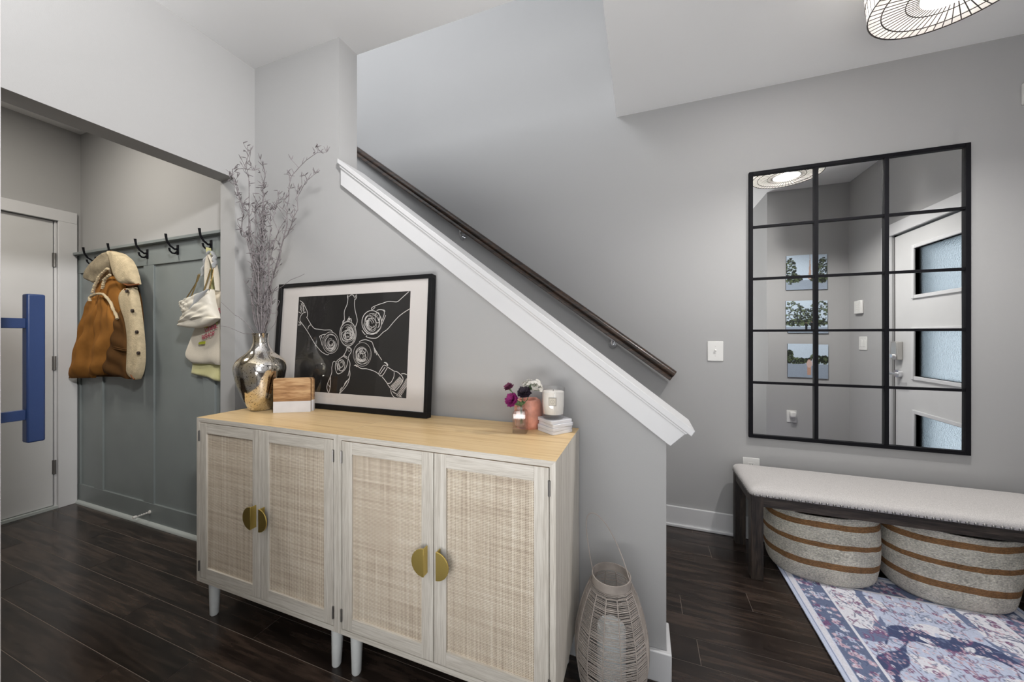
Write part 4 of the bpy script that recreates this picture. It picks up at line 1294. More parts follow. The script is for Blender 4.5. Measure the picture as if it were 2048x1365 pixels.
def petals(mb, c, r, n, layers, up=Vector((0, -0.3, 1)), ruffle=0.25):
    up = up.normalized()
    a = up.orthogonal().normalized()
    b = up.cross(a)
    for l in range(layers):
        lift = 0.15 + 0.75 * l / max(1, layers - 1)
        for k in range(n):
            an = 2 * PI * (k + 0.5 * l) / n + rng.uniform(-0.2, 0.2)
            d = (a * math.cos(an) + b * math.sin(an)) * (1 - 0.6 * lift) + up * lift * 0.8
            d.normalize()
            side = d.cross(up).normalized()
            rr = r * rng.uniform(0.8, 1.1)
            rows = []
            for j in range(5):
                q = j / 4
                wv = rr * (0.15 + 0.55 * math.sin(min(1, q * 1.1) * PI * 0.6))
                for s in (-1, -0.5, 0, 0.5, 1):
                    rows.append(Vector(c) + d * rr * q + side * wv * s + up * rr * ruffle * (abs(s) * 0.4 + rng.uniform(-0.15, 0.15)) * q - up * 0.12 * rr * q * q)
            fs = [(j * 5 + s, j * 5 + s + 1, (j + 1) * 5 + s + 1, (j + 1) * 5 + s) for j in range(4) for s in range(4)]
            n0 = len(rows)
            back = [p + d.cross(side) * 0.0004 for p in rows]
            ring = [0, 1, 2, 3, 4, 9, 14, 19, 24, 23, 22, 21, 20, 15, 10, 5]
            fs += [tuple(reversed([n0 + i for i in f])) for f in fs]
            fs += [(ring[i], ring[(i + 1) % 16], n0 + ring[(i + 1) % 16], n0 + ring[i]) for i in range(16)]
            mb.add(rows + back, fs)


def flower(label, head, col, r, n, layers, leaf=False, up=Vector((0, -0.5, 1)), calyx=True):
    bx, by, bz = -0.425, 1.246, ZT
    f = thing('flower', label, 'flower', (bx, by, bz + 0.03))
    hd = Vector(head) - Vector((bx, by, bz + 0.03))
    neck = Vector((rng.uniform(-0.004, 0.004), rng.uniform(-0.004, 0.004), 0.064))
    s = MB().tube([(rng.uniform(-0.008, 0.008), rng.uniform(-0.008, 0.008), 0.0), neck, neck * 0.4 + hd * 0.6 + Vector((0, 0, 0.004)), hd], [0.0018] * 4, 7)
    if calyx:
        s.tube([hd - up.normalized() * 0.016, hd - up.normalized() * 0.006, hd], [0.0022, 0.0045, 0.005], 8)
    s.build('stem', M['stem'], f)
    p = MB()
    petals(p, hd, r, n, layers, up)
    p.build('petals', M[col], f)
    if leaf:
        for k in range(2):
            l = MB()
            q0 = neck * 0.85 + hd * 0.15
            dv = Vector(((-1) ** k * 0.5, -0.5, 0.6)).normalized()
            sd = dv.cross(Vector((0, -1, 0.3))).normalized()
            vs = []
            for j in range(6):
                t_ = j / 5
                wv = 0.007 * math.sin(PI * min(1, t_ * 0.95 + 0.03))
                c_ = q0 + dv * 0.042 * t_ - Vector((0, 0, 1)) * 0.012 * t_ * t_
                vs += [c_ - sd * wv, c_ + Vector((0, 0.0012, -0.0012)), c_ + sd * wv]
            fs = [(j * 3 + a_, j * 3 + a_ + 1, j * 3 + a_ + 4, j * 3 + a_ + 3) for j in range(5) for a_ in range(2)]
            l.add(vs, fs)
            lo = l.build('leaf', M['stem'], f)
            md = lo.modifiers.new('thickness', 'SOLIDIFY')
            md.thickness = 0.0008
    return f


flower('dusky plum carnation, highest on the left of the bud vase', (-0.468, 1.240, 1.040), 'plum', 0.017, 7, 3, up=Vector((-0.4, -0.5, 1)))
flower('bright magenta carnation low over the rim of the bud vase', (-0.452, 1.232, 0.996), 'magenta', 0.024, 8, 3, leaf=True, up=Vector((-0.4, -1.0, 0.6)))
flower('nearly black ruffled flower in the middle of the bud vase', (-0.409, 1.240, 1.022), 'dark_petal', 0.024, 9, 4, leaf=True, up=Vector((0.1, -0.6, 1)))
# dried white cluster: many tiny blooms on one branching stem
bx, by, bz = -0.425, 1.246, ZT
f = thing('flower', 'dried white statice cluster rising behind the dark flower', 'flower', (bx, by, bz + 0.03))
hd = Vector((-0.392, 1.262, 1.035)) - Vector((bx, by, bz + 0.03))
s = MB().tube([(0.004, 0.006, 0), (0.003, 0.003, 0.066), hd * 0.7, hd], [0.0015] * 4, 6)
pt = MB()
for k in range(74):
    dv = Vector((rng.uniform(-1, 1.25), rng.uniform(-0.5, 0.5), rng.uniform(-0.15, 1))).normalized() * rng.uniform(0.012, 0.042)
    e = hd + Vector((dv.x * 1.15, dv.y, dv.z * 0.9 + 0.004))
    s.tube([hd, hd + dv * 0.5, e], [0.0006] * 3, 4)
    petals(pt, e, 0.0066, 5, 1, dv.normalized() + Vector((0, -0.4, 0.2)))
s.build('stem', M['stem'], f)
pt.build('petals', M['white_petal'], f)

# ---- rose stone candle holder
rs = MB()
prof = [(0.001, 0), (0.046, 0.0), (0.052, 0.01), (0.0555, 0.045), (0.054, 0.085), (0.046, 0.106), (0.040, 0.110), (0.034, 0.106), (0.031, 0.085), (0.030, 0.06), (0.001, 0.058)]
rs.lathe(prof, 48)
rs.v = [tuple(Vector(p) * (1 + 0.045 * noise.noise(Vector(p) * 38) + 0.02 * noise.noise(Vector(p) * 90))) if p[2] > 0.002 else p for p in rs.v]
o = rs.build('stone_candle_holder', M['rose_stone'], sharp=25)
o.location = (-0.421, 1.3265, ZT)
tag(o, 'pink rose-stone candle holder behind the crystal bud vase', 'candle holder')

# ---- four marble coasters
cl = ['square white marble coaster, bottom of the stack under the candle', 'square white marble coaster, second from the bottom of the stack',
      'square white marble coaster, third from the bottom, jutting out right', 'square white marble coaster, top of the stack, directly under the candle']
ccx, ccy = -0.309, 1.3035
for i in range(4):
    m = MB()
    h = 0.0475
    out = [(math.copysign(h - 0.008, cx) + 0.008 * math.cos(a), math.copysign(h - 0.008, cy) + 0.008 * math.sin(a)) for cx, cy, s0 in ((1, 1, 0), (-1, 1, 90), (-1, -1, 180), (1, -1, 270)) for a in np.linspace(R(s0), R(s0 + 90), 5)]
    m.xy(out, 0, 0.0122)
    o = m.build('coaster', M['marble'], bevel=0.0012)
    o.location = (ccx + (0.0, 0.0, 0.003, -0.001)[i], ccy + (0, -0.001, 0.001, 0)[i], ZT + 0.0002 + i * 0.0124)
    o.rotation_euler = (0, 0, R((53, 55, 51, 49)[i]))
    tag(o, cl[i], 'coaster', 'stack of marble coasters')

# ---- candle in a glass tumbler
cz = ZT + 0.0502
cd = thing('jar_candle', 'white wax candle in a clear glass tumbler on marble coasters', 'candle', (-0.314, 1.298, cz))
g = MB()
g.lathe([(0.001, 0.0), (0.036, 0.0), (0.0395, 0.004), (0.0425, 0.05), (0.0435, 0.113), (0.0425, 0.114), (0.0415, 0.113), (0.0402, 0.05), (0.0375, 0.017), (0.001, 0.015)], 56)
g.build('glass', M['candle_glass'], cd, sharp=50)
w = MB()
w.lathe([(0.001, 0.0155), (0.0368, 0.0172), (0.0398, 0.05), (0.0409, 0.098), (0.036, 0.100), (0.001, 0.099)], 48)
w.build('wax', M['wax'], cd)
MB().tube([(0, 0, 0.099), (0.001, 0, 0.106)], 0.0012, 6).build('wick', M['dark'], cd)
# square printed label wrapped on the wall facing the room
lb = MB()
va = math.atan2(-1.298, 0.314) + R(-4)
rr = 0.0429


def onglass(u, z, r):
    a = va + u / 0.0429
    return (r * math.cos(a), r * math.sin(a), z)


def patch(mb, pts2, r):
    n = len(pts2)
    mb.add([onglass(u, z, r) for u, z in pts2] + [onglass(u, z, r + 0.0003) for u, z in pts2],
           [tuple(range(n)), tuple(range(2 * n - 1, n - 1, -1))] + [(i, (i + 1) % n, (i + 1) % n + n, i + n) for i in range(n)])


for a in range(6):
    u0, u1 = -0.0135 + a * 0.0045, -0.0135 + (a + 1) * 0.0045
    patch(lb, [(u0, 0.052), (u1, 0.052), (u1, 0.081), (u0, 0.081)], rr + 0.0005)
lo = lb.build('label', M['label'], cd)
ll = MB()
for k in range(24):
    a, b = 2 * PI * k / 24, 2 * PI * (k + 1) / 24
    patch(ll, [(0.0075 * math.cos(a), 0.0665 + 0.0075 * math.sin(a)), (0.0075 * math.cos(b), 0.0665 + 0.0075 * math.sin(b)), (0.0062 * math.cos(b), 0.0665 + 0.0062 * math.sin(b)), (0.0062 * math.cos(a), 0.0665 + 0.0062 * math.sin(a))], rr + 0.0009)
for u0, u1, z0, z1 in ((-0.0135, 0.0135, 0.052, 0.054), (-0.0135, 0.0135, 0.079, 0.081), (-0.0135, -0.0115, 0.054, 0.079), (0.0115, 0.0135, 0.054, 0.079), (-0.002, 0.002, 0.0655, 0.0675)):
    k = 6 if u1 - u0 > 0.01 else 1
    for q in range(k):
        a, b = u0 + (u1 - u0) * q / k, u0 + (u1 - u0) * (q + 1) / k
        patch(ll, [(a, z0), (b, z0), (b, z1), (a, z1)], rr + 0.0009)
ll.build('emblem', M['label_line'], lo)

# ---- rattan lantern beside the cabinet
ln = thing('lantern', 'tall greige wicker lantern with wire handle beside the cabinet', 'lantern', (-0.100, 1.236, 0))
lprof = [(0.070, 0.006), (0.088, 0.04), (0.106, 0.09), (0.117, 0.15), (0.119, 0.20), (0.113, 0.26), (0.100, 0.32), (0.082, 0.375), (0.064, 0.412)]
LP = resample(lprof, 80)
MB().lathe([(0.001, 0.002), (0.072, 0.002), (0.074, 0.008), (0.072, 0.014), (0.001, 0.012)], 40).build('base', M['lantern'], ln)
rb = []
for k in range(14):
    a = 2 * PI * k / 14 + 0.1
    m = MB().tube([((r + 0.0015) * math.cos(a), (r + 0.0015) * math.sin(a), z) for r, z in LP[::4]] , 0.0019, 6)
    m.build('rib', M['lantern'], ln)
rng = random.Random(9)
wv = MB()
zl = 0.012
while zl < 0.408:
    r0 = float(np.interp(zl, LP[:, 1], LP[:, 0]))
    tl = rng.uniform(-0.0035, 0.0035)
    ph = rng.uniform(0, 6.28)
    wv.tube([((r0 + 0.0012 * (-1) ** k) * math.cos(2 * PI * k / 28 + 0.1), (r0 + 0.0012 * (-1) ** k) * math.sin(2 * PI * k / 28 + 0.1), zl + tl * math.cos(2 * PI * k / 28 + ph)) for k in range(28)], 0.00095, 5, closed=True)
    zl += rng.uniform(0.0027, 0.0046)
wv.build('woven_body', M['lantern'], ln)
MB().lathe([(0.0600, 0.408), (0.0635, 0.406), (0.0635, 0.434), (0.0600, 0.434)], 48, closed=True).build('top_ring', M['lantern'], ln)
hp = resample([(-0.0625, 0.012, 0.424), (-0.074, 0.020, 0.47), (-0.088, 0.036, 0.545), (-0.090, 0.044, 0.585), (-0.078, 0.048, 0.607), (-0.052, 0.046, 0.605), (-0.018, 0.040, 0.575), (0.014, 0.026, 0.53), (0.040, 0.008, 0.48), (0.0625, -0.012, 0.424)], 40)
MB().tube(hp, 0.0018, 7).build('handle', M['lantern'], ln)
m = MB().lathe([(0.001, 0.0), (0.046, 0.0), (0.047, 0.004), (0.047, 0.240), (0.044, 0.247), (0.001, 0.244)], 40)
o = m.build('pillar_candle', M['lantern_candle'])
o.location = (-0.100, 1.236, 0.0145)
tag(o, 'pale pillar candle standing inside the wicker lantern', 'candle')

# ---- handrail on the far wall
hr = thing('handrail', 'dark walnut stair handrail on chrome wall brackets', 'handrail', (0.18, 2.49, 0.978))
dirv = Vector((-1, 0, 0.7405)).normalized()
upv = Vector((0.7405, 0, 1)).normalized()
L_ = 3.55
sec = [(-0.024, -0.026), (-0.024, -0.017), (-0.017, -0.006), (-0.026, 0.004), (-0.026, 0.014), (-0.016, 0.026), (0.0, 0.030), (0.016, 0.026), (0.026, 0.014), (0.026, 0.004), (0.017, -0.006), (0.024, -0.017), (0.024, -0.026)]
m = MB()
sec = [(a * 1.2, b * 1.25) for a, b in sec]
m.prism(sec, lambda p: Vector((0, p[0], 0)) + upv * p[1], lambda p: dirv * L_ + Vector((0, p[0], 0)) + upv * p[1])
m.build('rail', M['rail'], hr, bevel=0.0015, sharp=50)
for s in (0.445, 1.885, 3.4):
    p0 = dirv * s
    z = p0 - upv * 0.0325
    b = MB()
    b.tube([z, z + Vector((0, 0.004, -0.030)), z + Vector((0, 0.02, -0.042)), z + Vector((0, 0.05, -0.043))], 0.0065, 10)
    b.tube([z + Vector((0, 0.052, -0.043)), z + Vector((0, 0.0595, -0.043))], 0.026, 20)
    b.tube([z + Vector((0, 0.045, -0.043)), z + Vector((0, 0.053, -0.043))], 0.017, 20)
    b.box(z.x - 0.028, z.x + 0.028, -0.010, 0.010, z.z - 0.004, z.z + 0.001, Matrix.Translation(z) @ Matrix.Rotation(math.atan(0.7405), 4, 'Y') @ Matrix.Translation(-z))
    b.build('bracket', M['chrome'], hr)

# ---- light switch and outlets
def plate(name, label, cat, loc, rot=(0, 0, 0), w=0.088, h=0.124):
    t = thing(name, label, cat, loc, rot)
    MB().box(-w / 2, w / 2, -0.006, -0.0002, -h / 2, h / 2).build('plate', M['plastic'], t, bevel=0.0025)
    return t


sw = plate('light_switch', 'white single toggle light switch left of the black mirror', 'light switch', (0.4275, YR, 1.139))
MB().box(-0.005, 0.005, -0.0075, -0.0055, -0.012, 0.012).build('toggle_slot', M['plastic'], sw)
tg = MB()
tg.box(-0.004, 0.004, -0.020, -0.005, -0.004, 0.005, Matrix.Rotation(R(-25), 4, 'X'))
tg.build('toggle', M['plastic'], sw)
for z in (-0.03, 0.03):
    MB().tube([(0, -0.0055, z), (0, -0.0068, z)], 0.003, 10).build('screw', M['nickel'], sw)


def sockets(t):
    for z in (-0.02, 0.02):
        s = MB().box(-0.017, 0.017, -0.0075, -0.0055, z - 0.014, z + 0.014).build('socket', M['plastic'], t, bevel=0.002)
        q = MB()
        for x in (-0.0065, 0.0065):
            q.box(x - 0.001, x + 0.001, -0.0078, -0.0070, z - 0.002, z + 0.006)
        q.tube([(0, -0.0078, z - 0.007), (0, -0.0070, z - 0.007)], 0.0022, 8)
        q.build('slots', M['dark'], s)


ot = plate('wall_outlet', 'white wall outlet just above the left end of the bench', 'outlet', (0.620, YR, 0.428))
sockets(ot)

# ---- wall mirror divided by black bars
mr_ = thing('wall_mirror', 'large wall mirror in a black frame divided into fifteen panes', 'mirror', (0.606, YR, 0.618))
MW, MH, MD = 0.975, 1.612, 0.022
fr = MB()
bw = 0.020
for x0, x1, z0, z1 in ((0, bw, 0, MH), (MW - bw, MW, 0, MH), (bw, MW - bw, 0, bw), (bw, MW - bw, MH - bw, MH)):
    fr.box(x0, x1, -MD, -0.0005, z0, z1)
fr.build('frame', M['black'], mr_, bevel=0.001)
cw, ch = (MW - 2 * bw) / 3, (MH - 2 * bw) / 5
for i in (1, 2):
    x = bw + i * cw
    MB().box(x - 0.0095, x + 0.0095, -0.021, -0.006, bw, MH - bw).build('vertical_bar', M['black'], mr_, bevel=0.001)
for j in range(1, 5):
    hb = MB()
    z = bw + j * ch
    for i in range(3):
        hb.box(bw + i * cw + (0.0095 if i else 0), bw + (i + 1) * cw - (0.0095 if i < 2 else 0), -0.019, -0.006, z - 0.007, z + 0.007)
    hb.build('cross_bar', M['black'], mr_, bevel=0.001)
rng = random.Random(2)
pn = MB()
for i in range(3):
    for j in range(5):
        x0, x1 = bw + i * cw - 0.004, bw + (i + 1) * cw + 0.004
        z0, z1 = bw + j * ch - 0.004, bw + (j + 1) * ch + 0.004
        ax, az = rng.uniform(-0.0022, 0.0022), rng.uniform(-0.003, 0.003)
        cx_, cz_ = (x0 + x1) / 2, (z0 + z1) / 2
        f = lambda x, z: -0.008 + (x - cx_) * ax + (z - cz_) * az
        pn.add([(x, f(x, z) + dy, z) for dy in (0, 0.003) for x, z in ((x0, z0), (x1, z0), (x1, z1), (x0, z1))],
               [(0, 1, 2, 3), (7, 6, 5, 4), (0, 4, 5, 1), (1, 5, 6, 2), (2, 6, 7, 3), (3, 7, 4, 0)])
pn.build('mirror_panes', M['mirror'], mr_, sharp=1)
MB().box(0.004, MW - 0.004, -0.0045, -0.0008, 0.004, MH - 0.004).build('backing', M['black'], mr_)

# ---- upholstered bench
bn = thing('bench', 'long upholstered entry bench with nailhead trim and dark wood legs', 'bench', (0.512, 2.112, 0))
BL, BD = 1.245, 0.388
zs_, zt = 0.425, 0.482
# cushion: rounded slab, crowned on top
nu, nv = 60, 26
vs, fs = [], []
prof = [(0.0, 0.000), (-0.004, 0.012), (-0.003, 0.024), (0.004, 0.034), (0.016, 0.041), (0.034, 0.046), (0.060, 0.050), (0.10, 0.054), (0.15, 0.056), (0.185, 0.057)]


def rr_(ins, r=0.03, n=6):
    o = []
    x0, x1, y0, y1 = ins, BL - ins, ins, BD - ins
    r = max(0.004, r - ins * 0.15)
    for cx, cy, s0 in ((x1 - r, y1 - r, 0), (x0 + r, y1 - r, 90), (x0 + r, y0 + r, 180), (x1 - r, y0 + r, 270)):
        for a in np.linspace(R(s0), R(s0 + 90), n):
            o.append((cx + r * math.cos(a), cy + r * math.sin(a)))
    return o


for ins, dz in prof:
    vs += [(x, y, zs_ + dz) for x, y in rr_(ins, 0.028)]
n = 24
for i in range(len(prof) - 1):
    fs += [(i * n + k, i * n + (k + 1) % n, (i + 1) * n + (k + 1) % n, (i + 1) * n + k) for k in range(n)]
fs.append(tuple((len(prof) - 1) * n + k for k in range(n)))
fs.append(tuple(range(n - 1, -1, -1)))
MB().add(vs, fs).build('cushion', M['linen'], bn, sharp=70)
ap = MB()
ap.box(0.052, BL - 0.052, 0.006, 0.028, 0.372, zs_ - 0.0005)
ap.box(0.052, BL - 0.052, BD - 0.028, BD - 0.006, 0.372, zs_ - 0.0005)
ap.box(0.006, 0.028, 0.052, BD - 0.052, 0.372, zs_ - 0.0005)
ap.box(BL - 0.028, BL - 0.006, 0.052, BD - 0.052, 0.372, zs_ - 0.0005)
ap.build('seat_rail', M['bench_wood_h'], bn, bevel=0.002)
for x0 in (0.003, BL - 0.057):
    for y0 in (0.003, BD - 0.057):
        MB().box(x0, x0 + 0.054, y0, y0 + 0.054, 0.0, zs_ - 0.0005).build('leg', M['bench_wood'], bn, bevel=0.003)
nail = MB()
nail.lathe([(0.0070, 0.0), (0.0064, 0.0024), (0.0044, 0.0046), (0.0001, 0.0055)], 12)
first = None
for x in np.arange(0.018, BL - 0.01, 0.0268):
    if first is None:
        first = nail.build('nailhead', M['steel'], bn)
        o = first
    else:
        o = first.copy()
        COL.objects.link(o)
        o.parent = bn
    o.location = (float(x), -0.0022, zs_ + 0.006)
    o.rotation_euler = (R(90), 0, 0)
for y in np.arange(0.032, BD - 0.02, 0.0268):
    o = first.copy()
    COL.objects.link(o)
    o.parent = bn
    o.location = (-0.0022, float(y), zs_ + 0.006)
    o.rotation_euler = (0, R(-90), 0)

# ---- two striped baskets under the bench
def basket(label, c, rx0, ry0, rx1, ry1, h, seed, rot=0.0):
    rg = random.Random(seed)
    m = MB()
    nseg, rows = 72, 26
    vs = []
    ph = [rg.uniform(0, 6.28) for _ in range(4)]

    def ring(t, ins=0.0):
        o = []
        for k in range(nseg):
            a = 2 * PI * k / nseg
            bulge = math.sin(PI * min(1, t * 1.1)) * 0.012
            f = t ** 0.75
            rx = rx0 + (rx1 - rx0) * f + bulge - ins
            ry = ry0 + (ry1 - ry0) * f + bulge - ins
            if t < 0.12:
                q = 1 - (1 - t / 0.12) ** 2
                rx -= 0.022 * (1 - q)
                ry -= 0.022 * (1 - q)
            e = 0.82
            ca, sa = math.cos(a), math.sin(a)
            w = 1 + 0.012 * math.sin(3 * a + ph[0]) * t + 0.008 * math.sin(5 * a + ph[1] + 4 * t)
            o.append((rx * w * math.copysign(abs(ca) ** e, ca), ry * w * math.copysign(abs(sa) ** e, sa), h * t * (1 + 0.03 * math.sin(2 * a + ph[2]) * t)))
        return o
    for i in range(rows):
        vs += ring(i / (rows - 1))
    for i in range(rows):
        t = 1 - i / (rows - 1) * 0.95
        vs += ring(t, 0.008)
    R2 = 2 * rows
    fs = [(i * nseg + k, i * nseg + (k + 1) % nseg, (i + 1) * nseg + (k + 1) % nseg, (i + 1) * nseg + k) for i in range(R2 - 1) for k in range(nseg)]
    fs.append(tuple(range(nseg - 1, -1, -1)))
    fs.append(tuple((R2 - 1) * nseg + k for k in range(nseg)))
    m.add(vs, fs)
    o = m.build('storage_basket', M['basket'], sharp=70)
    o.location = c
    o.rotation_euler = (0, 0, rot)
    return tag(o, label, 'basket', 'striped baskets under the bench')


basket('brown-striped woven basket under the bench, nearer its visible legs', (0.862, 2.318, 0.0066), 0.212, 0.158, 0.236, 0.168, 0.352, 3)
basket('brown-striped woven basket under the bench, right, farther from its visible legs', (1.352, 2.322, 0.0066), 0.206, 0.152, 0.240, 0.168, 0.350, 8)

# ---- rug
def rug_pattern(nx, ny, w, l):
    rg = np.random.RandomState(7)
    pale, white = np.array(lin(196, 204, 226)), np.array(lin(228, 228, 238))
    navy, slate = np.array(lin(70, 80, 116)), np.array(lin(112, 124, 156))
    mauve, pink = np.array(lin(124, 84, 122)), np.array(lin(206, 178, 192))
    U, V = np.meshgrid(np.linspace(0, w, nx), np.linspace(0, l, ny))
    D = np.minimum(np.minimum(U, w - U), np.minimum(V, l - V))      # distance to the nearest edge
    img = np.zeros((ny, nx, 3)) + pale
    s = w / (nx - 1)

    def stamp(x, y, r, col, a=1.0, mask=None):
        i0, i1 = max(0, int((x - r) / s)), min(nx, int((x + r) / s) + 2)
        j0, j1 = max(0, int((y - r) / s)), min(ny, int((y + r) / s) + 2)
        if i1 <= i0 or j1 <= j0:
            return
        q = ((U[j0:j1, i0:i1] - x) ** 2 + (V[j0:j1, i0:i1] - y) ** 2) < r * r
        if mask is not None:
            q &= mask[j0:j1, i0:i1]
        sub = img[j0:j1, i0:i1]
        sub[q] = sub[q] * (1 - a) + col * a

    def blossom(x, y, r, c1, c2, mask):
        n = rg.randint(4, 7)
        a0_ = rg.uniform(0, 6.28)
        for k in range(n):
            a = a0_ + 6.28 * k / n
            stamp(x + r * 0.62 * math.cos(a), y + r * 0.62 * math.sin(a), r * 0.45, c1, 0.85, mask)
        stamp(x, y, r * 0.32, c2, 0.9, mask)

    def vine(x, y, a, n, step, r, col, mask, curl):
        for k in range(n):
            x += step * math.cos(a)
            y += step * math.sin(a)
            a += curl + rg.uniform(-0.12, 0.12)
            stamp(x, y, r * (0.6 + 0.4 * math.sin(3.1 * k / n)), col, 0.75, mask)

    field = D > 0.158
    border = (D > 0.047) & (D < 0.146)
    guard = (D > 0.020) & (D < 0.044)
    # field: large soft shapes mirrored about the middle
    f = np.zeros((ny, nx))
    x_ = np.abs(U - w / 2)
    y_ = np.abs(V - l / 2)
    for k in range(9):
        kx, ky, p0, p1 = rg.uniform(10, 34), rg.uniform(10, 34), rg.uniform(0, 6), rg.uniform(0, 6)
        f += np.sin(kx * x_ + p0 + 1.2 * np.sin(ky * 0.6 * y_)) * np.cos(ky * y_ + p1)
    img[field & (f > 1.3)] = white
    med = np.abs(np.sqrt((x_ / 0.30) ** 2 + (y_ / 0.42) ** 2) + 0.05 * np.sin(9 * np.arctan2(y_, x_ + 1e-6)) - 1)
    brk = np.sin(41 * x_ + 3 * np.sin(23 * y_)) + np.sin(37 * y_ + 2 * np.sin(31 * x_))
    img[field & (med < 0.10) & (brk > -0.9)] = navy
    cor = np.sqrt(((x_ - 0.30) / 0.14) ** 2 + ((y_ - (l / 2 - 0.2)) / 0.26) ** 2) + 0.10 * np.sin(8 * np.arctan2(y_ - l / 2, x_ - 0.3))
    img[field & (cor < 1.0)] = white
    img[field & (np.abs(cor - 1.0) < 0.13) & (brk > -0.7)] = slate
    img[field & (np.sqrt((x_ / 0.10) ** 2 + (y_ / 0.15) ** 2) < 1)] = slate
    half = []
    for k in range(1500):
        half.append((rg.uniform(0.0, w / 2), rg.uniform(0, l), rg.randint(0, 10), rg.uniform(0, 6.28)))
    for hx, hy, kind, a in half:
        for sg in (1, -1):
            x = w / 2 + sg * hx
            aa = a if sg > 0 else PI - a
            if kind < 4:
                blossom(x, hy, rg.uniform(0.005, 0.011), [mauve, white, pink, mauve][kind], [white, mauve, navy, pink][kind], field)
            elif kind < 8:
                vine(x, hy, aa, rg.randint(8, 26), 0.0035, rg.uniform(0.0016, 0.0032), [mauve, slate, navy, mauve][kind - 4], field, rg.uniform(-0.14, 0.14))
            else:
                for q in range(6):
                    stamp(x + rg.uniform(-0.02, 0.02), hy + rg.uniform(-0.02, 0.02), rg.uniform(0.002, 0.0055), [slate, pink][kind - 8], 0.7, field)
    # borders
    img[border] = slate * 0.85
    img[(D > 0.146) & (D < 0.158)] = white
    img[(D > 0.150) & (D < 0.152)] = slate
    img[D < 0.047] = pale
    img[(D > 0.0155) & (D < 0.0175)] = slate
    img[guard] = white * 0.92
    for k in range(3400):
        x, y = rg.uniform(0, w), rg.uniform(0, l)
        if 0.05 < min(x, w - x, y, l - y) < 0.143:
            c = [pink, white, mauve, pale, pink][k % 5]
            blossom(x, y, rg.uniform(0.005, 0.012), c, [mauve, pink, navy, mauve, white][k % 5], border)
            vine(x, y, rg.uniform(0, 6.28), 9, 0.003, 0.0016, [pale, navy][k % 2], border, rg.uniform(-0.2, 0.2))
    for k in range(520):
        x, y = rg.uniform(0, w), rg.uniform(0, l)
        if 0.022 < min(x, w - x, y, l - y) < 0.042:
            blossom(x, y, rg.uniform(0.003, 0.006), [mauve, slate, pink][k % 3], navy, guard)
    # worn pile
    img *= (1.0 + 0.26 * rg.rand(ny, nx))[..., None]
    return np.clip(img, 0, 1)


RW, RL = 0.913, 1.62
nx, ny = 330, int(330 * RL / RW)
rug = colour_grid('entry_rug', rug_pattern(nx, ny, RW, RL), M['rug'], lambda u, v: (u * RW, -v * RL, 0.006), None, 0.0055)
rug.location = (0.672, 2.335, 0)
tag(rug, 'pale blue floral rug with a navy border on the dark floor', 'rug')

# ---- pendant lamp, semi-flush
lp = thing('ceiling_lamp', 'drum ceiling lamp of white fabric wrapped in dark wire', 'lamp', (1.051, 1.741, 2.482))
R1, R2_, R3, R4 = 0.2263, 0.188, 0.1226, 0.0895
LH = 0.19
R1t = 0.242
sh = MB()
sh.lathe([(R4, 0.0), (R1, 0.0), (R1t, LH)], 72, cap=False)
sh.build('shade', M['shade'], lp)
ic = MB().lathe([(R4 - 0.001, 0.0012), (R4 - 0.007, 0.13)], 48, cap=False)
ic.build('inner_shade', M['shade'], lp)
wr = MB()


def ring_pts(r, z, n=72):
    return [(r * math.cos(2 * PI * k / n), r * math.sin(2 * PI * k / n), z) for k in range(n)]


wr.tube(ring_pts(R1, -0.001), 0.0026, 6, closed=True)
wr.tube(ring_pts(R2_, -0.001), 0.0020, 6, closed=True)
wr.tube(ring_pts(R3, -0.001), 0.0018, 6, closed=True)
wr.tube(ring_pts(R1t + 0.001, LH), 0.0026, 6, closed=True)
for q in (0.33, 0.66):
    wr.tube(ring_pts(R1 + (R1t - R1) * q + 0.0012, LH * q), 0.0018, 6, closed=True)
NS = 58
for k in range(NS):
    a = 2 * PI * k / NS
    ca, sa = math.cos(a), math.sin(a)
    wr.tube([(R4 * ca, R4 * sa, -0.001), (R1 * ca, R1 * sa, -0.001), ((R1t + 0.001) * ca, (R1t + 0.001) * sa, LH)], 0.0017, 5)
wr.build('wire_frame', M['bench_wood'], lp)
MB().tube(ring_pts(R4 - 0.002, -0.001), 0.0028, 6, closed=True).build('inner_ring', M['trim'], lp)
MB().lathe([(0.001, 0.240), (0.07, 0.240), (0.07, 0.2606), (0.001, 0.2606)], 40).build('canopy', M['black'], lp)
MB().tube([(0, 0, 0.13), (0, 0, 0.241)], 0.008, 10).build('stem', M['black'], lp)
MB().ball((0, 0, 0.115), 0.03, 16, 10).build('bulb', M['shade'], lp)
pl = bpy.data.lights.new('ceiling_lamp_light', 'POINT')
pl.energy = 72
pl.color = (1.0, 0.97, 0.94)
pl.shadow_soft_size = 0.03
o = bpy.data.objects.new('ceiling_lamp_light', pl)
COL.objects.link(o)
o.location = (1.051, 1.741, 2.482 + 0.055)

# ---- door chime on the far wall, cut by the right edge of the photo
o = MB().box(0, 0.085, -0.032, -0.0005, 0, 0.108).build('door_chime', M['plastic'], bevel=0.006)
o.location = (1.772, YR, 2.385)
tag(o, 'small white plastic box high on the wall at the right edge', 'door chime')

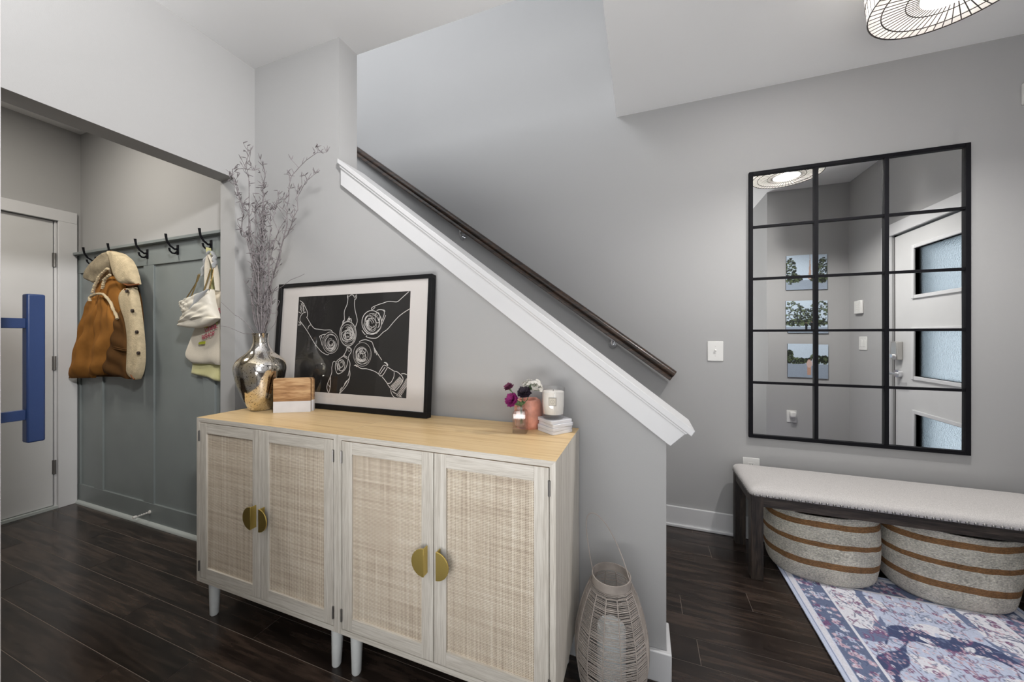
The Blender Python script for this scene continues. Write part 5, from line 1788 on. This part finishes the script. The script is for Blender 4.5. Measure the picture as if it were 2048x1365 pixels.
# ---- coat hooks
hk = ['leftmost black coat hook, beside the door casing', 'black coat hook behind the shearling collar', 'bare black double hook nearest the jacket',
      'bare black double hook nearest the bags', 'black coat hook carrying the white bag and tote']
hx = (-3.695, -3.379, -3.057, -2.732, -2.409)
proto = None
for i, x in enumerate(hx):
    if proto is None:
        proto = thing('coat_hook', hk[0], 'hook', (x, 1.370, 1.775), group='coat hooks on the grey rail')
        b = MB()
        b.box(-0.011, 0.011, -0.004, -0.0003, -0.032, 0.030)
        b.build('back_plate', M['black'], proto, bevel=0.003)
        MB().tube([(0, -0.003, 0.004), (0, -0.018, 0.000), (0, -0.040, 0.016), (0, -0.056, 0.042), (0, -0.060, 0.066), (0, -0.062, 0.084)], [0.007, 0.006, 0.0055, 0.0055, 0.006, 0.0068], 10).build('upper_prong', M['black'], proto)
        MB().tube([(0, -0.003, -0.012), (0, -0.016, -0.026), (0, -0.030, -0.027), (0, -0.041, -0.016), (0, -0.045, 0.002)], [0.006, 0.0052, 0.005, 0.005, 0.0058], 10).build('lower_prong', M['black'], proto)
        o = proto
    else:
        o = copy_tree(proto)
        o.location.x = x
        o['label'] = hk[i]

# ---- shearling jacket hanging on the hooks
for _k in ('back',):
    COAT[_k] = ([(max(x, -3.905), z) for x, z in COAT[_k][0]], COAT[_k][1])
jk = thing('jacket', 'tan suede jacket with cream shearling collar hanging on the coat wall', 'jacket', (-3.35, 1.30, 0.95))


def rel(o):
    """meshes were laid out in world space: give them to the jacket without moving them"""
    o.matrix_parent_inverse = Matrix.Translation(jk.location).inverted()
    return o


fold1 = lambda u, t: 0.010 * math.sin(7 * u + 5 * t) + 0.006 * math.sin(15 * u - 3 * t + 1) + 0.006 * math.sin(20 * t + 4 * u)
fold2 = lambda u, t: 0.008 * math.sin(9 * u + 3 * t + 2) + 0.005 * math.sin(24 * t - 5 * u)
fold3 = lambda u, t: 0.004 * math.sin(6 * u + 9 * t)


def cloth(key, y, mat, name, parent, bulge, thick, fold, nu=18, nv=34, power=0.5):
    m = MB()
    sheet(m, COAT[key][0], COAT[key][1], y, nu, nv, bulge, thick, fold, power)
    return rel(m.build(name, mat, parent, sharp=60))


cloth('back', 1.350, M['suede_dark'], 'back_panel', jk, 0.012, 0.012, fold3)
cloth('chest', 1.318, M['suede'], 'shoulder_panel', jk, 0.030, 0.022, fold3)
cloth('sleeve', 1.315, M['suede'], 'sleeve', jk, 0.038, 0.022, fold1)
cloth('front', 1.305, M['suede'], 'side_panel', jk, 0.040, 0.022, fold1)
cloth('panel', 1.300, M['suede_dark'], 'front_panel', jk, 0.022, 0.018, fold2)
pk = cloth('placket', 1.284, M['shearling'], 'placket', jk, 0.020, 0.024, fold3, power=0.35)
cloth('collar_l', 1.292, M['shearling_grey'], 'collar', jk, 0.030, 0.026, fold3, power=0.4)
cloth('collar_r', 1.280, M['shearling'], 'collar', jk, 0.028, 0.024, fold3, power=0.4)
rng = random.Random(3)
for tr in COAT_TRIM:
    q = resample(tr, 40)
    y0 = 1.262 if tr is not COAT_TRIM[2] else 1.262
    rel(MB().tube([(x + rng.uniform(-0.002, 0.002), y0 + rng.uniform(-0.002, 0.002), z) for x, z in q], [0.0078 + rng.uniform(-0.0016, 0.0016) for _ in q], 8).build('shearling_seam', M['shearling'], jk))
for i, tr in enumerate(COAT_PIPE):
    q = resample(tr, 40)
    rel(MB().tube([(x, (1.277, 1.270)[i], z) for x, z in q], 0.0055, 7).build('edge_piping', M['suede_pipe'], jk))
for x, z in COAT_BUTTONS:
    b = MB().tube([(x, 1.270, z), (x, 1.259, z)], 0.011, 16)
    b.build('button', M['button'], pk, bevel=0.002)
for pc in COAT_POCKET:
    rel(MB().tube([(x, 1.279, z) for x, z in resample(pc, 10)], 0.0035, 6).build('pocket_edge', M['suede_dark'], jk))

# ---- white quilted bag
bg = thing('shoulder_bag', 'white quilted shoulder bag hanging by a gold chain in front of the tote', 'bag', (-2.45, 1.27, 1.30))


def bcloth(shape, y, mat, name, parent, bulge, thick, fold, root, nu=18, nv=22, power=0.5):
    m = MB()
    sheet(m, shape[0], shape[1], y, nu, nv, bulge, thick, fold, power)
    o = m.build(name, mat, parent, sharp=60)
    o.matrix_parent_inverse = Matrix.Translation(root.location).inverted()
    return o


quilt = lambda u, t: 0.006 * abs(math.sin(7 * u + 7 * t)) + 0.006 * abs(math.sin(7 * u - 7 * t)) + 0.004 * math.sin(30 * t + 9 * u)
bcloth(BAG['body'], 1.285, M['bag_white'], 'body', bg, 0.038, 0.020, quilt, bg, 26, 26)
bcloth(BAG['base'], 1.268, M['bag_white'], 'base', bg, 0.016, 0.026, None, bg)
bcloth(BAG['flap'], 1.255, M['bag_white'], 'flap', bg, 0.012, 0.016, quilt, bg)
bcloth(BAG['band'], 1.246, M['bag_grey'], 'flap_band', bg, 0.006, 0.008, None, bg)
for ch in BAG_CHAIN:
    q = resample(ch, 40)
    m = MB()
    for k in range(0, len(q) - 1):
        p = Vector((q[k][0], 1.272 + 0.02 * k / 40, q[k][1]))
        d_ = Vector((q[k + 1][0] - q[k][0], 0, q[k + 1][1] - q[k][1])).normalized()
        s_ = Vector((0, 1, 0)) if k % 2 else d_.cross(Vector((0, 1, 0)))
        m.tube([p + d_ * 0.0072 * math.cos(a) + s_ * 0.0026 * math.sin(a) for a in np.linspace(0, 2 * PI, 9)[:-1]], 0.0010, 5, closed=True)
    o = m.build('chain', M['gold'], bg)
    o.matrix_parent_inverse = Matrix.Translation(bg.location).inverted()
for st in BAG_STRAP:
    q = resample(st, 20)
    o = MB().tube([(x, 1.305 + 0.004 * math.sin(i), z) for i, (x, z) in enumerate(q)], 0.013, 10, flat=(0.45, 1.0)).build('strap', M['bag_grey'], bg)
    o.matrix_parent_inverse = Matrix.Translation(bg.location).inverted()

# ---- tote bags behind it
tt = thing('tote_bag', 'cream canvas tote bag with pink lettering behind the white bag', 'bag', (-2.40, 1.32, 1.10))


def clipx(shape):
    return [shape[0], [(min(x, XH - 0.130), z) for x, z in shape[1]]]


soft = lambda u, t: 0.006 * math.sin(8 * u + 2 * t) + 0.004 * math.sin(5 * t + 12 * u)
bcloth(clipx(TOTE), 1.336, M['canvas'], 'body', tt, 0.016, 0.008, soft, tt, 22, 24, 0.4)
for st in TOTE_STRAP:
    q = resample(st, 24)
    o = MB().tube([(min(x, XH - 0.135), 1.312, z) for x, z in q], 0.016, 8, flat=(0.25, 1.0)).build('strap', M['canvas'], tt)
    o.matrix_parent_inverse = Matrix.Translation(tt.location).inverted()
for txt, (x, z), sz, c in TOTE_TEXT:
    cu = bpy.data.curves.new('lettering', 'FONT')
    cu.body = txt
    cu.size = sz * 0.58
    cu.extrude = 0.0006
    tmp = bpy.data.objects.new('tmp', cu)
    COL.objects.link(tmp)
    dg = bpy.context.evaluated_depsgraph_get()
    me = bpy.data.meshes.new_from_object(tmp.evaluated_get(dg))
    me.name = 'lettering'
    bpy.data.objects.remove(tmp)
    me.materials.clear()
    me.materials.append(M['pink'])
    o = bpy.data.objects.new('lettering', me)
    COL.objects.link(o)
    o.parent = tt
    o.matrix_parent_inverse = Matrix.Translation(tt.location).inverted()
    o.location = (x, 1.3085, z)
    o.rotation_euler = (R(90), R(-14), 0)
for pt_ in TOTE_PATCH:
    o = MB().xz(pt_, 1.3085, 1.3095).build('printed_squiggle', M['green_print'], tt)
    o.matrix_parent_inverse = Matrix.Translation(tt.location).inverted()
yb = thing('tote_bag', 'pale yellow canvas tote showing below the cream tote', 'bag', (-2.38, 1.35, 1.02))
bcloth(clipx(TOTE_BACK), 1.358, M['canvas_yellow'], 'body', yb, 0.010, 0.006, soft, yb, 18, 16, 0.4)
o = MB().tube([(-2.33, 1.360, 1.09), (-2.36, 1.360, 1.40), (-2.405, 1.352, 1.755)], 0.014, 8, flat=(0.2, 1.0)).build('strap', M['canvas_yellow'], yb)
o.matrix_parent_inverse = Matrix.Translation(yb.location).inverted()

# ---- door stop on the panelling
ds = thing('door_stop', 'white spring door stop at the foot of the grey panelling', 'door stop', (-3.03, 1.3698, 0.082))
MB().tube([(0, 0, 0), (0, -0.006, 0)], 0.011, 14).build('mount', M['rubber'], ds)
spg = MB().tube([(0.0048 * math.cos(1.9 * k), -0.006 - 0.0011 * k, 0.0048 * math.sin(1.9 * k)) for k in range(56)], 0.0013, 5)
spg.build('spring', M['rubber'], ds)
MB().tube([(0, -0.066, 0), (0, -0.070, 0), (0, -0.084, 0)], [0.0075, 0.0095, 0.0085], 14).build('tip', M['rubber'], ds)

# ---- things seen only in the mirror
def photo(kind, n=110):
    rg = np.random.RandomState(30 + kind)
    U, V = np.meshgrid(np.linspace(0, 1, n), np.linspace(0, 1, n))      # V up
    img = np.zeros((n, n, 3))
    sky, street = np.array(lin(196, 212, 228)), np.array(lin(150, 162, 178))
    leaf, leaf2, darkc = np.array(lin(28, 34, 26)), np.array(lin(92, 104, 74)), np.array(lin(18, 18, 22))
    hz = (0.28, 0.22, 0.42)[kind]
    img[:] = np.where((V > hz)[..., None], sky, street)

    def blob(x, y, rx, ry, c, a=1.0):
        q = ((U - x) / rx) ** 2 + ((V - y) / ry) ** 2 < 1
        img[q] = img[q] * (1 - a) + c * a
    trees = {0: [(0.10, 0.55, 0.13, 0.36), (0.90, 0.55, 0.14, 0.38), (0.2, 0.3, 0.2, 0.1), (0.78, 0.32, 0.18, 0.1)],
             1: [(0.18, 0.62, 0.28, 0.36), (0.82, 0.62, 0.28, 0.38), (0.5, 0.55, 0.3, 0.2), (0.3, 0.34, 0.3, 0.1), (0.75, 0.34, 0.3, 0.1)],
             2: [(0.08, 0.55, 0.10, 0.12), (0.3, 0.56, 0.16, 0.14), (0.75, 0.50, 0.28, 0.09), (0.95, 0.62, 0.08, 0.2), (0.5, 0.5, 0.3, 0.06)]}[kind]
    for x, y, rx, ry in trees:
        for k in range(170):
            a, r = rg.uniform(0, 6.28), math.sqrt(rg.rand())
            blob(x + rx * r * math.cos(a), y + ry * r * math.sin(a), rg.uniform(0.012, 0.035), rg.uniform(0.012, 0.03), leaf if rg.rand() < 0.68 else leaf2, 0.9)
    if kind == 0:                                      # a pale tower between the trees
        img[(np.abs(U - 0.42) < 0.05 * (1.05 - V)) & (V > 0.3)] = lin(184, 158, 146)
    suit, pale_c, skin = darkc, np.array(lin(214, 216, 222)), np.array(lin(190, 150, 130))
    figs = {0: [], 1: [(0.36, 0.09, 0.30, suit, suit), (0.50, 0.09, 0.27, suit, suit)], 2: [(0.34, 0.06, 0.60, pale_c, suit), (0.47, 0.08, 0.50, np.array(lin(206, 178, 170)), skin)]}[kind]
    for x, y, h, ct, cb in figs:
        img[(np.abs(U - x + 0.15 * h * 0.3) < h * 0.045) & (V > y) & (V < y + h * 0.5)] = cb
        img[(np.abs(U - x - 0.15 * h * 0.3) < h * 0.045) & (V > y) & (V < y + h * 0.5)] = cb
        blob(x, y + h * 0.66, h * 0.13, h * 0.23, ct)
        blob(x, y + h * 0.93, h * 0.06, h * 0.075, skin)
        blob(x, y + h * 0.965, h * 0.065, h * 0.055, darkc)
    return np.clip(img * (0.93 + 0.14 * rg.rand(n, n))[..., None], 0, 1)


plab = ['square photo print of a tower between trees, top of three', 'square photo print of two dark figures under trees, middle of three', 'square photo print of a couple in a street, bottom of three']
for i, (z0, z1) in enumerate(((1.715, 2.055), (1.262, 1.602), (0.808, 1.150))):
    t = thing('photo_print', plab[i], 'photo', (1.384, 0.669, z0), group='photo prints on the short wall')
    MB().box(0, 0.341, 0.0005, 0.013, 0, z1 - z0).build('panel', M['black'], t, bevel=0.001)
    hh = z1 - z0
    colour_grid('picture', photo(i), M['print'], lambda u, v: ((1 - u) * 0.341, 0.0134, v * hh), t)
kp = thing('alarm_keypad', 'white alarm keypad above the double switch, seen in the mirror', 'keypad', (XE, 0.86, 1.515), (0, 0, R(-90)))
MB().box(-0.058, 0.058, -0.022, -0.0004, -0.062, 0.062).build('body', M['plastic'], kp, bevel=0.006)
q = MB()
for i in range(3):
    for j in range(4):
        q.box(-0.03 + i * 0.02, -0.017 + i * 0.02, -0.0235, -0.0215, -0.04 + j * 0.02, -0.029 + j * 0.02)
q.build('keys', M['rubber'], kp)
s2 = plate('light_switch', 'white double rocker switch beside the front door, seen in the mirror', 'light switch', (XE, 0.90, 1.168), (0, 0, R(-90)), 0.124, 0.124)
for x in (-0.023, 0.023):
    MB().box(x - 0.0165, x + 0.0165, -0.009, -0.0055, -0.033, 0.033).build('rocker', M['plastic'], s2, bevel=0.0015)
o2 = plate('wall_outlet', 'white outlet with a plug-in air freshener, seen low in the mirror', 'outlet', (1.437, 0.669, 0.425), (0, 0, R(180)), 0.084, 0.124)
sockets(o2)
af = thing('air_freshener', 'small white plug-in air freshener on the low outlet, seen in the mirror', 'air freshener', (1.437, 0.6775, 0.445), (0, 0, R(180)))
MB().box(-0.026, 0.026, -0.050, -0.0005, -0.024, 0.034).build('body', M['plastic'], af, bevel=0.012)
MB().lathe([(0.001, -0.062), (0.018, -0.060), (0.020, -0.032), (0.012, -0.026), (0.001, -0.024)], 20, (0, -0.026, 0)).build('bottle', M['candle_glass'], af)
# lantern outside the door, a dark shape behind the frosted glass
wl = thing('wall_lantern', 'dark porch lantern, a blurred shape behind the frosted door glass', 'lantern', (2.55, 2.02, 1.62))
MB().box(-0.05, 0.05, -0.05, 0.05, -0.14, 0.12).build('housing', M['black'], wl, bevel=0.004)
MB().box(-0.015, 0.35, -0.02, 0.02, 0.10, 0.13).build('arm', M['black'], wl)
